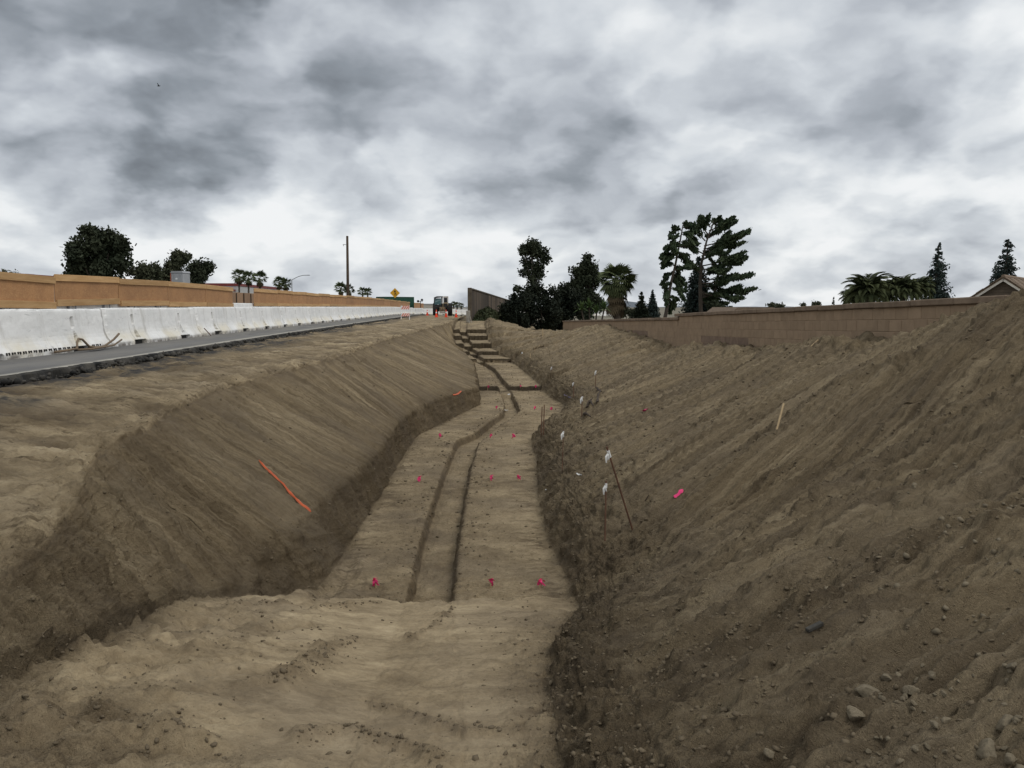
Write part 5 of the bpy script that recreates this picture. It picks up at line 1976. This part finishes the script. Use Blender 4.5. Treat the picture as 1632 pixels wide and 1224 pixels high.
for (px, py) in [(470, 443.5), (476, 440.5), (483, 438.8), (490, 438.6)]:
    p = at_y(px, py, Yd)
    arm.append((p.x - q.x, 0, p.z + 2.5))
MB().tube(arm, .06, 6).build('arm', M['grey_paint'], e)
x_, z_ = arm[-1][0], arm[-1][2]
MB().lathe([(.02, -.07), (.13, -.05), (.15, .03), (.05, .08)], 10, M4=Matrix.Translation((x_ + .1, 0, z_)) @ Matrix.Scale(2.6, 4, (1, 0, 0))).build('lamp_head', M['grey_paint'], e)
# merge warning sign
Yd = 114.0
q = at_y(629.5, 467, Yd)
e = empty('warning_sign', (q.x, Yd, float(road_z(Yd))))
tag(e, 'orange-yellow diamond road sign with a black merge arrow above the plywood screen', 'road sign')
zs = q.z - float(road_z(Yd))
hd = 7.9 * Yd / F
MB().box(-.05, .05, .02, .12, 0, zs + hd * .8).build('post', M['pole_wood'], e)
sgn = MB().prism([(0, zs - hd), (hd, zs), (0, zs + hd), (-hd, zs)], -.015, .012).build('plate', M['sign_yellow'], e)
mb = MB()
yy0, yy1 = -.021, -.017


def poly(pl):
    mb.prism([(x * hd, zs + z * hd) for x, z in pl], yy0, yy1)


poly([(-.075, -.56), (.065, -.56), (.065, .30), (-.075, .30)])
poly([(-.24, .24), (.23, .24), (-.005, .62)])
poly([(.068, -.02), (.068, .14), (.30, -.20), (.30, -.50), (.19, -.50), (.19, -.22)])
mb.build('merge_arrow', M['black_paint'], sgn)
# green container
e = empty('shipping_container', (-14.3, 146.0, -0.45))
e.rotation_euler = (0, 0, R(-47) + R(90))
tag(e, 'dark green shipping container behind the far plywood panels', 'container')
Lc, Hc, Wc = 6.06, 2.95, 2.44
MB().box(0, Lc, 0, Wc, 0.12, Hc - .05).build('body', M['container_green'], e)
mb = MB()
for k in range(22):
    mb.box(.12 + k * .268, .24 + k * .268, -.035, .0, .16, Hc - .12)
mb.build('corrugation', M['container_green'], e)['kind'] = 'stuff'
mb = MB()
for (x, y_) in ((0, 0), (Lc, 0), (0, Wc), (Lc, Wc)):
    mb.box(x - .08, x + .08, y_ - .08, y_ + .08, 0, Hc)
mb.build('corner_posts', M['container_green'], e)
MB().box(-.06, Lc + .06, -.06, Wc + .06, Hc - .05, Hc + .03).build('roof', M['container_green'], e)
# twin work light beyond the panels
Yd = 120.0
for (px, lab) in ((670, 'small dark twin-lamp floodlight mast above the last plywood panels'),):
    q = at_y(px, 478, Yd)
    e = empty('floodlight_mast', (q.x, Yd, -.3))
    tag(e, lab, 'floodlight')
    zt = q.z + .3
    MB().tube([(0, 0, 0), (0, 0, zt - .1)], .05, 6).build('mast', M['dark_steel'], e)
    MB().box(-.45, .35, -.03, .03, zt - .28, zt - .22).build('crossbar', M['dark_steel'], e)
    for x, z in ((-.32, zt - .18), (.22, zt)):
        MB().lathe([(.06, -.15), (.17, -.12), (.17, .1), (.05, .15)], 9, M4=Matrix.Translation((x, 0, z)) @ Matrix.Rotation(R(90), 4, 'X')).build('lamp_head', M['dark_steel'], e)

# ------------------------------------------------------------------ barricade, cones, tractor
q = hit(646, 509, 20)
Yd = q.y
e = empty('barricade', (q.x, Yd, q.z))
e.rotation_euler = (0, 0, R(6))
tag(e, 'folding barricade with orange and white striped boards standing on the dirt shoulder', 'barricade')
sc_ = 21.5 * Yd / F


def stripes(parent, w, z0, z1, yf):
    MB().box(-w / 2, w / 2, yf, yf + .02, z0, z1).build('board', M['white_plastic'], parent)
    mb = MB()
    n_ = 4
    for k in range(n_):
        x0 = -w / 2 + w * k / n_ + .02
        x1 = x0 + w / n_ * .52
        s_ = (z1 - z0) * .7
        pl = [(x0, z0), (x1, z0), (min(x1 + s_, w / 2), z1), (min(x0 + s_, w / 2 - .01), z1)]
        mb.prism(pl, yf - .004, yf - .002)
    mb.build('stripes', M['stripe_orange'], parent)


W_ = .60
for s in (-1, 1):
    MB().tube([(s * W_ / 2, -.22, -.02), (s * W_ / 2, 0, sc_)], .022, 6).build('leg', M['white_plastic'], e)
    MB().tube([(s * W_ / 2, .25, -.02), (s * W_ / 2, 0, sc_)], .022, 6).build('leg', M['white_plastic'], e)
fr = empty('front_frame', (0, 0, 0))
fr.parent = e
bpy.data.objects.remove(fr)
stripes(e, .66, sc_ * .72, sc_ * .98, -.06)
stripes(e, .66, sc_ * .22, sc_ * .44, -.20)

conem = MB().lathe([(.135, .03), (.135, .035), (.026, .70), (.012, .71)], 16).mesh('body', M['cone_orange'], True)
coll = MB().lathe([(.088, .36), (.062, .50)], 16).mesh('collar', M['white_plastic'], True)
conb = MB().box(-.19, .19, -.19, .19, 0, .032, bev=.008).mesh('base', M['cone_orange'])
for (px, pyb, Yd, lab) in [(681, 501, 104, 'orange traffic cone farthest left, standing on the asphalt by the barriers'), (695.5, 506.5, 82, 'orange traffic cone at the front left of the tractor'),
                           (711, 505, 85, 'orange cone with white collar at the front right of the tractor'), (727, 505, 87, 'orange traffic cone farthest right, in front of the bent barrier row')]:
    q = at_y(px, pyb, Yd)
    gz = ground_z(q.x, Yd) if q.x > -5.7 else float(road_z(Yd))
    c = empty('traffic_cone', (q.x, Yd, gz))
    c.scale = (1, 1, 12.0 * Yd / F / .71 if px > 690 else 1.0)
    tag(c, lab, 'traffic cone', 'orange traffic cones around the tractor')
    link('body', conem, c)
    s = link('collar', coll, c)
    s.scale = (1.03, 1.03, 1)
    link('base', conb, c)

# tractor (rear view)
Yd = 112.0
q = at_y(705.5, 501.8, Yd)
zt0 = ground_z(q.x, Yd)
t = empty('tractor', (q.x, Yd, zt0))
tag(t, 'dark tractor with large tyres and a cream frame parked beyond the cones', 'tractor')
U = Yd / F          # metres per photograph pixel there
base_drop = at_y(705.5, 472, Yd).z - zt0


def tyre(x0, x1, r, y_, nm='tyre'):
    Mx = Matrix.Translation((x0, y_, r)) @ Matrix.Rotation(R(90), 4, 'Y')
    w = x1 - x0
    o = MB().lathe([(r * .55, 0), (r * .92, .0), (r, w * .14), (r, w * .86), (r * .92, w), (r * .55, w)], 22, M4=Mx).build(nm, M['rubber'], t)
    lug = MB()
    for k in range(18):
        a = 2 * math.pi * k / 18
        ml = Mx @ Matrix.Rotation(a, 4, 'Z')
        lug.box(r * .97, r * 1.04, -.03 + .02, .03 + .02, w * .06, w * .48, M4=ml)
        lug.box(r * .97, r * 1.04, -.03 + .12, .03 + .12, w * .52, w * .94, M4=ml)
    lug.build('tread', M['rubber'], o)['kind'] = 'stuff'
    MB().lathe([(.05, -.02), (r * .5, .02), (r * .54, w * .5), (r * .5, w - .02), (.05, w + .02)], 16, M4=Mx).build('rim', M['cream_paint'], o)
    return o


TW = 15.3 * U
r1 = 0.80
tyre(-TW, -TW + .58, r1, 0)
tyre(TW - .58, TW, r1, 0)
tyre(-TW + .25, -TW + .6, .5, 2.3)
tyre(TW - .6, TW - .25, .5, 2.3)
MB().box(-.62, .62, -.35, 2.6, .55, 1.05, bev=.05).build('chassis', M['dark_steel'], t)
MB().box(-.42, .42, 1.0, 2.9, 1.05, 1.6, bev=.08).build('hood', M['dark_steel'], t)
HT = base_drop
cab = MB()
for (x, y_) in ((-1.12, -.5), (-.12, -.5), (-1.02, .9), (-.12, .9)):
    cab.tube([(x, y_, 1.0), (x * .92, y_ * .9, HT - .14)], .05, 6)
cab.box(-1.15, -.08, -.55, -.42, 1.0, 1.42)
cabo = cab.build('cab', M['dark_steel'], t)
MB().prism([(-1.12, HT - .26), (-.02, HT - .14), (-.02, HT - .02), (-.72, HT - .02), (-1.06, HT - .16)], -.62, 1.0).build('roof', M['dark_steel'], cabo)
MB().box(-1.04, -.18, -.47, -.45, 1.44, HT - .28).build('window', M['blue_glass'], cabo)
MB().prism([(-.92, HT - .62), (-.30, HT - .44), (-.28, HT - .56), (-.88, HT - .80)], -.478, -.473).build('window_reflection', M['pane_light'], cabo)
MB().box(-1.06, -1.03, -.4, .8, 1.2, HT - .3).build('window', M['blue_glass'], cabo)
fr_ = MB()
for x in (.02, .66):
    fr_.box(x, x + .09, -.55, -.38, .9, HT - .02, bev=.02)
fr_.box(.15, .66, -.53, -.40, HT - .18, HT - .04)
fr_.box(.15, .66, -.53, -.40, HT - .95, HT - .82)
fr_.build('boom_frame', M['cream_paint'], t)
MB().box(.17, .63, -.50, -.30, 1.0, HT - .2, bev=.03).build('boom', M['dark_steel'], t)
MB().box(-.5, TW - .05, -.30, .4, .95, 1.52, bev=.08).build('fender', M['dark_steel'], t)
st = MB().box(-.34, .36, -.92, -.88, .78, 1.12).build('marker_board', M['cream_paint'], t)
mb = MB()
for k in range(3):
    x0 = -.32 + k * .23
    mb.prism([(x0, .80), (x0 + .10, .80), (x0 + .22, 1.10), (x0 + .12, 1.10)], -.926, -.922)
mb.build('stripes', M['rust'], st)
fr2 = MB()
for x in (-.36, .30):
    fr2.box(x, x + .07, -.93, -.84, .06, .80)
fr2.box(-.36, .37, -.93, -.84, .44, .52)
fr2.box(-.36, .37, -.84, -.3, .60, .68)
fr2.build('hitch_frame', M['cream_paint'], t)
MB().box(-.30, .30, -.86, -.4, .28, .42, bev=.03).build('counterweight', M['white_plastic'], t)
MB().lathe([(.02, -.05), (.07, 0), (.02, .05)], 8, M4=Matrix.Translation((-.0, -.56, 1.62)) @ Matrix.Rotation(R(90), 4, 'X')).build('lamp', M['white_plastic'], t)

# ------------------------------------------------------------------ dark sound wall beyond the trench
Yn = 66.5
pn0 = at_y(748.5, 459, Yn)
sw = empty('sound_wall', (pn0.x, Yn, -0.6))
tag(sw, 'dark weathered plank-like sound wall ending at the far end of the trench', 'wall')
p_far = Vector((9.4, 172, 0))
dirw = (p_far - Vector((pn0.x, Yn, 0)))
Lw = dirw.length
angw = math.atan2(dirw.x, dirw.y)
npn = 42
plm = []
for k in range(npn):
    s0, s1 = Lw * k / npn, Lw * (k + 1) / npn - .02
    zt_a = pn0.z - 0.006 * s0
    o = MB().box(-.07 - .05 * (k % 2), .10, 0.012, s1 - s0, 0, zt_a + .6 - (-.0) - .12, bev=.012).build('panel', M['sound_wall'], sw)
    o.location = (math.sin(angw) * s0, math.cos(angw) * s0, -.35 - .010 * s0 if False else 0.0)
    o.rotation_euler = (0, 0, -angw)
    c = MB().box(-.16, .16, 0, s1 - s0 + .02, zt_a + .6 - .12, zt_a + .6, bev=.015).build('cap', M['sound_cap'], sw)
    c.location = o.location
    c.rotation_euler = o.rotation_euler
o = MB().box(-.16, .16, -.22, .0, -.2, pn0.z + .62, bev=.02).build('end_post', M['sound_cap'], sw)
MB().box(-.4, .4, -.3, .6, -1.0, .02).build('footing', M['concrete_grey'], sw)
# weeds at its foot
rs = np.random.RandomState(77)
n = 5200
s_ = rs.rand(n) ** 1.4 * 26
xw = pn0.x + np.sin(angw) * s_ + .25 + np.abs(rs.randn(n)) * .55
yw = Yn + np.cos(angw) * s_ + rs.randn(n) * .3 + .3
zw = np.array([ground_z(a, b) for a, b in zip(xw, yw)]) + rs.rand(n) ** 1.5 * (.35 + .55 * np.abs(np.sin(s_ * .9))) * np.clip(s_ / 3, .15, 1)
o = link('weeds', quads_mesh('weeds', *leaf_quads(rs, np.stack([xw, yw, zw], 1), .17, .4, .6), M['weed']))
tag(o, 'dark green weeds growing along the foot of the sound wall', 'weeds', kind='stuff')
# grey broken post at the wall's end
q = at_y(746.5, 512, 63.5)
z0 = ground_z(q.x, 63.5)
e = empty('concrete_stub', (q.x, 63.5, z0 - .02))
tag(e, 'short grey concrete stub with bent bars at the end of the sound wall', 'concrete post')
MB().box(-.16, .14, -.12, .12, 0, at_y(746, 494.5, 63.5).z - z0, bev=.03).build('block', M['concrete_grey'], e)
mb = MB()
mb.tube([(.12, -.1, .55), (.2, -.3, .2), (.26, -.5, -.12)], .02, 5)
mb.tube([(-.02, -.14, .4), (.05, -.4, .1), (.12, -.7, -.2)], .02, 5)
mb.build('bars', M['concrete_grey'], e)

# ------------------------------------------------------------------ pink flags on the trench floor
rows = [('nearest', [(600, 938), (781, 937), (859, 938)]), ('second', [(670, 769), (780, 768), (827, 768)]), ('third', [(700, 698), (782, 699), (816, 699)]),
        ('fourth', [(791, 653), (852, 653), (877, 654)]), ('farthest', [(777, 619), (829, 620.5), (853, 619)])]
for ri, (rn, pl) in enumerate(rows):
    for ci, (px, py) in enumerate(pl):
        q = hit(px, py, 4)
        e = empty('marker_flag', q)
        tag(e, 'bright pink ribbon stake in the %s row on the trench floor, %s of three' % (rn, ('left', 'middle', 'right')[ci]), 'marker flag', 'pink marker flags on the trench floor')
        hh = 0.075 + 0.02 * rnd.random()
        lean = rnd.uniform(-.02, .03)
        MB().tube([(0, 0, -.08), (lean, 0, hh * .9)], .008, 6).build('stake', M['lath'], e)
        rb = MB()
        for k in range(9):
            a = k * 0.7
            x0, y0 = lean + .010 * math.cos(a), .010 * math.sin(a)
            x1, y1 = lean + rnd.uniform(-.035, .035) + .012, rnd.uniform(-.03, .03)
            z1 = hh * rnd.uniform(.1, 1.25)
            w = .013
            zt = hh * .92
            xm, ym, zm = (x0 + x1) / 2 + rnd.uniform(-.012, .012), (y0 + y1) / 2 - .012, (zt + z1) / 2 + .015
            rb.add([(x0 - w, y0, zt), (x0 + w, y0, zt + .006), (xm + w, ym, zm), (xm - w, ym, zm), (x1 + w, y1, z1), (x1 - w, y1, z1 + .004)], [(0, 1, 2, 3), (3, 2, 4, 5)])
        rb.tube([(lean, 0, hh * .78), (lean, 0, hh * .98)], .013, 7)
        rb.build('ribbon', M['pink'], e)

# ------------------------------------------------------------------ survey rods, ribbons and scraps
def rod(px, py, tx, ty, rad, mat, label, cat='rod', name='survey_rod', flag=None, dy=0.0, group=None, fl_len=.12):
    q = hit(px, py, 3)
    tp = at_y(tx, ty, q.y + dy)
    e = empty(name, q)
    tag(e, label, cat, group)
    d = tp - q
    MB().tube([-d * .06, d * .5, d], rad, 7).build('shaft', M[mat], e)
    if flag:
        fb_ = MB()
        for k in range(4):
            a = k * 1.3
            w = fl_len * (.05 + .015 * (k % 2))
            c0 = d * .93 + Vector((fl_len * .08 * math.cos(a), fl_len * .08 * math.sin(a), 0))
            c1 = d * .93 + Vector((fl_len * (-.12 + .15 * math.cos(a)), fl_len * (-.1 + .1 * math.sin(a)), -fl_len * (.6 + .1 * k)))
            cm = (c0 + c1) / 2 + Vector((-.015, -.01, .01))
            fb_.add([c0 - Vector((w, 0, 0)), c0 + Vector((w, 0, .004)), cm + Vector((w * 1.4, 0, 0)), cm - Vector((w * 1.3, .004, 0)), c1 + Vector((w, 0, 0)), c1 - Vector((w, 0, .003))], [(0, 1, 2, 3), (3, 2, 4, 5)])
        fb_.tube([d * .88, d * .955], rad * 1.7, 7)
        fb_.build('ribbon', M[flag], e)
    return e


rod(1008, 845, 967, 712, .0095, 'rust', 'long leaning rust-coloured rod with a white ribbon near its top', flag='white_cloth', dy=-.3, fl_len=.11)
rod(964, 868, 966, 766, .008, 'rust', 'upright thin rod with a white ribbon left of the long leaning rod', flag='white_cloth', fl_len=.11)
rod(896, 752, 898, 684, .006, 'rust', 'thin dark rod with a small white ribbon near the narrow part of the trench floor', flag='white_cloth', fl_len=.12)
rod(862.5, 696, 864, 648, .011, 'rust', 'left one of two rusty rods standing close together at the floor edge')
rod(866, 694, 867.5, 645, .011, 'rust', 'right one of two rusty rods standing close together at the floor edge')
rod(927, 665, 928, 630, .009, 'rust', 'rod with a white ribbon beside dark roots on the right slope', flag='white_cloth', fl_len=.15)
rod(914, 634, 914, 608, .009, 'rust', 'faint rod with a pale ribbon left of and above the dark roots', flag='white_cloth', fl_len=.11)
rod(949, 618, 950, 589, .009, 'rust', 'rod with a white ribbon high on the right slope above the dark roots', flag='white_cloth', fl_len=.13)
rod(879, 592, 879.5, 584, .012, 'rust', 'tiny far rod with a white ribbon beside the far trench floor', flag='white_cloth', fl_len=.13)
rod(845, 572, 845, 562, .014, 'lath', 'tiny pale stake nearest the lowest earth step')
rod(852, 561, 852.5, 555, .014, 'lath', 'tiny pale stake on the far right slope above the lowest earth step')
rod(832, 564, 832, 561, .03, 'white_cloth', 'tiny white peg right of the earth steps')
rod(865, 537, 865, 524, .022, 'lath', 'pale wooden stake upright on the far berm below the black thicket', 'stake', 'wooden_stake')
rod(1238, 686, 1249, 643, .011, 'lath', 'pale wooden lath leaning on the open right slope', 'stake', 'wooden_stake', dy=.15)
rod(1293, 552, 1304, 541.5, .012, 'lath', 'yellowish wooden lath sticking out of the berm crest in front of the wall', 'stake', 'wooden_stake')
rod(1028, 800, 1034, 789, .006, 'pole_wood', 'short dark twig on the right slope between the leaning rod and pink tape', 'twig', 'twig')


def strip(pxs, w, mat, name, label, cat, lift=.012, seed=1):
    r_ = random.Random(seed)
    P_ = [hit(px, py, 2) + Vector((0, 0, lift)) for px, py in pxs]
    fin_ = []
    for i in range(len(P_) - 1):
        for k in range(4):
            fin_.append(P_[i].lerp(P_[i + 1], k / 4))
    fin_.append(P_[-1])
    for i, p in enumerate(fin_):
        p.z = max(ground_z(p.x, p.y) + lift, p.z) + r_.uniform(0, .008)
    mb = MB()
    vs = []
    for i, p in enumerate(fin_):
        d = (fin_[min(i + 1, len(fin_) - 1)] - fin_[max(i - 1, 0)]).normalized()
        sd_ = d.cross(Vector((.25, -.6, .75))).normalized()
        ww = w * (.6 + .5 * r_.random()) * (1 if 0 < i < len(fin_) - 1 else .5)
        vs += [p - sd_ * ww, p + Vector((0, 0, .012)), p + sd_ * ww]
    fs = []
    for i in range(len(fin_) - 1):
        a_ = i * 3
        fs += [(a_, a_ + 1, a_ + 4, a_ + 3), (a_ + 1, a_ + 2, a_ + 5, a_ + 4)]
    mb.add(vs, fs)
    return tag(mb.build(name, M[mat]), label, cat)


strip([(413, 737), (430, 754), (448, 773), (463, 789), (478, 804), (496, 820)], .016, 'ribbon_orange', 'orange_ribbon', 'long orange ribbon lying down the left trench slope', 'ribbon', seed=2)
strip([(722, 631), (729, 629), (735, 628)], .03, 'ribbon_orange', 'orange_ribbon', 'short orange scrap at the far foot of the left slope', 'ribbon', seed=3)
strip([(1074, 796), (1081, 792), (1088, 787)], .022, 'pink', 'pink_tape', 'pink tape scrap lying on the right slope, the nearer of two', 'tape', seed=4)
strip([(1024, 659.5), (1028, 657), (1032, 654.5)], .03, 'pink', 'pink_tape', 'pink tape scrap higher up the right slope, the farther of two', 'tape', seed=5)
strip([(919, 757), (923, 758.5), (927, 760)], .016, 'white_cloth', 'white_scrap', 'white scrap on the right bank left of the ribboned rods', 'scrap', seed=6)
strip([(868.5, 784), (871, 787)], .014, 'white_cloth', 'white_scrap', 'tiny white scrap at the right edge of the trench floor', 'scrap', seed=7)
strip([(804, 655.5), (807, 655), (810, 655.3)], .02, 'white_cloth', 'white_scrap', 'white scrap lying in the bend of the trench key', 'scrap', seed=8)
strip([(809, 630), (811, 630.5), (813, 630)], .025, 'white_cloth', 'white_scrap', 'white scrap on the step in the trench key', 'scrap', seed=9)
strip([(899, 633), (905, 635), (910, 636.5)], .02, 'purple', 'pipe_piece', 'short purplish pipe piece at the foot of the right slope', 'pipe', seed=10)
q0, q1 = hit(1286, 1009, 2), hit(1310, 1000, 2)
mb = MB()
dd = (q1 - q0)
Mx = Matrix.Translation((q0 + q1) / 2 + Vector((0, 0, .008))) @ dd.to_track_quat('X', 'Z').to_matrix().to_4x4()
mb.box(-dd.length / 2, dd.length / 2, -.012, .012, -.008, .010, M4=Mx, bev=.003)
tag(mb.build('dark_chip', M['asphalt_black']), 'dark flat chip lying on the near right pile', 'chip')
# roots sticking out of the right bank
mb = MB()
for (a_, b_) in [((936, 652), (944, 640)), ((952, 646), (958, 626)), ((957, 626), (949, 620)), ((931, 660), (941, 668)), ((906, 583.5), (858, 584)), ((941, 640), (946, 652))]:
    p0_, p1_ = hit(*a_, 6), hit(*b_, 6)
    if a_ == (906, 583.5):
        continue
    mm_ = (p0_ + p1_) / 2 + Vector((-.03, -.05, .07))
    mb.tube([p0_, mm_, p1_ + Vector((0, 0, .05))], [.035, .025, .012], 6)
tag(mb.build('roots', M['pole_wood']), 'dark twisted roots sticking out of the right trench bank', 'roots')
# tiny bird
q = at_y(253, 137, 70)
mb = MB()
mb.tube([q + Vector((-.14, 0, 0)), q, q + Vector((.14, 0, .02))], [.01, .045, .008], 6)
mb.add([q + Vector((-.04, 0, .02)), q + Vector((.05, 0, .02)), q + Vector((.02, -.32, .14)), q + Vector((-.02, -.32, .13))], [(0, 1, 2, 3)])
mb.add([q + Vector((-.04, 0, .02)), q + Vector((.05, 0, .02)), q + Vector((.02, .32, .12)), q + Vector((-.02, .32, .11))], [(0, 1, 2, 3)])
tag(mb.build('bird', M['black_paint']), 'tiny dark bird flying under the clouds at upper left', 'bird')


# ------------------------------------------------------------------ stones on the near right pile
def stone_mesh(seed, flat=.7):
    rs = np.random.RandomState(seed)
    V = ICO_V.copy()
    Fx = ICO_F.copy()
    for it in range(2):
        cache = {}
        V = list(map(np.array, V))
        nf_ = []
        for f in Fx:
            m_ = []
            for a_, b_ in ((f[0], f[1]), (f[1], f[2]), (f[2], f[0])):
                kx = (min(a_, b_), max(a_, b_))
                if kx not in cache:
                    v = (V[a_] + V[b_]) / 2
                    V.append(v / np.linalg.norm(v))
                    cache[kx] = len(V) - 1
                m_.append(cache[kx])
            nf_ += [(f[0], m_[0], m_[2]), (f[1], m_[1], m_[0]), (f[2], m_[2], m_[1]), tuple(m_)]
        Fx = nf_
    V = np.array(V)
    # cut by random planes for facets
    for k in range(9):
        d = rdir(rs, 1)[0]
        c = .45 + .30 * rs.rand()
        pr = V @ d
        V = V - np.outer(np.clip(pr - c, 0, None), d) * .92
    V *= 1 + .05 * rs.randn(len(V), 1)
    V *= np.array([1.15, .85, flat])
    return fast_mesh('stone', V, np.array(Fx), M['stone'], False)


smesh = [stone_mesh(k, .62 + .05 * k) for k in range(6)]
big = [(1383, 1103, 30, 'large flat pale stone cluster left in the rubble of the near right pile'), (1362, 1142, 22, 'stone just below the large flat one in the rubble'), (1452, 1112, 17, 'rounded stone right of the large flat stone'),
       (1604, 1157, 26, 'pale angular stone near the right edge of the photo'), (1572, 1200, 32, 'large stone at the bottom right corner region'), (1508, 1152, 12, 'small round stone between the two pale angular ones'),
       (1618, 1068, 22, 'stone casting a dark gap at the right edge above the pale angular stone'), (1412, 1080, 14, 'stone perched at the upper rim of the rubble'), (1608, 1212, 20, 'stone at the bottom edge right of the large corner stone'), (1226, 1212, 14, 'stone at the bottom edge left of the rubble')]
for k, (px, py, rp, lab) in enumerate(big):
    q = hit(px, py, 1.5)
    o = link('stone', smesh[k % 6])
    s_ = rp * .78 * q.y / F
    o.scale = (s_, s_, s_)
    o.location = q + Vector((0, 0, s_ * .02))
    o.rotation_euler = (rnd.uniform(-.3, .3), rnd.uniform(-.5, .1), rnd.uniform(0, 6.28))
    tag(o, lab, 'stone')
for k in range(70):
    px = rnd.uniform(1340, 1630)
    py = rnd.uniform(1040, 1222)
    if px + (py - 1040) * .6 < 1440:
        continue
    q = hit(px, py, 1.5)
    o = link('stone', smesh[k % 6])
    s_ = rnd.uniform(3.5, 8) * q.y / F
    o.scale = (s_, s_, s_)
    o.location = q + Vector((0, 0, s_ * .05))
    o.rotation_euler = (rnd.uniform(-.6, .6), rnd.uniform(-.6, .6), rnd.uniform(0, 6.28))
    tag(o, 'small brown stone lying loose in the rubble at the bottom right', 'stone', 'small stones in the bottom right rubble')
print('SCENE OK verts', NR, NC)
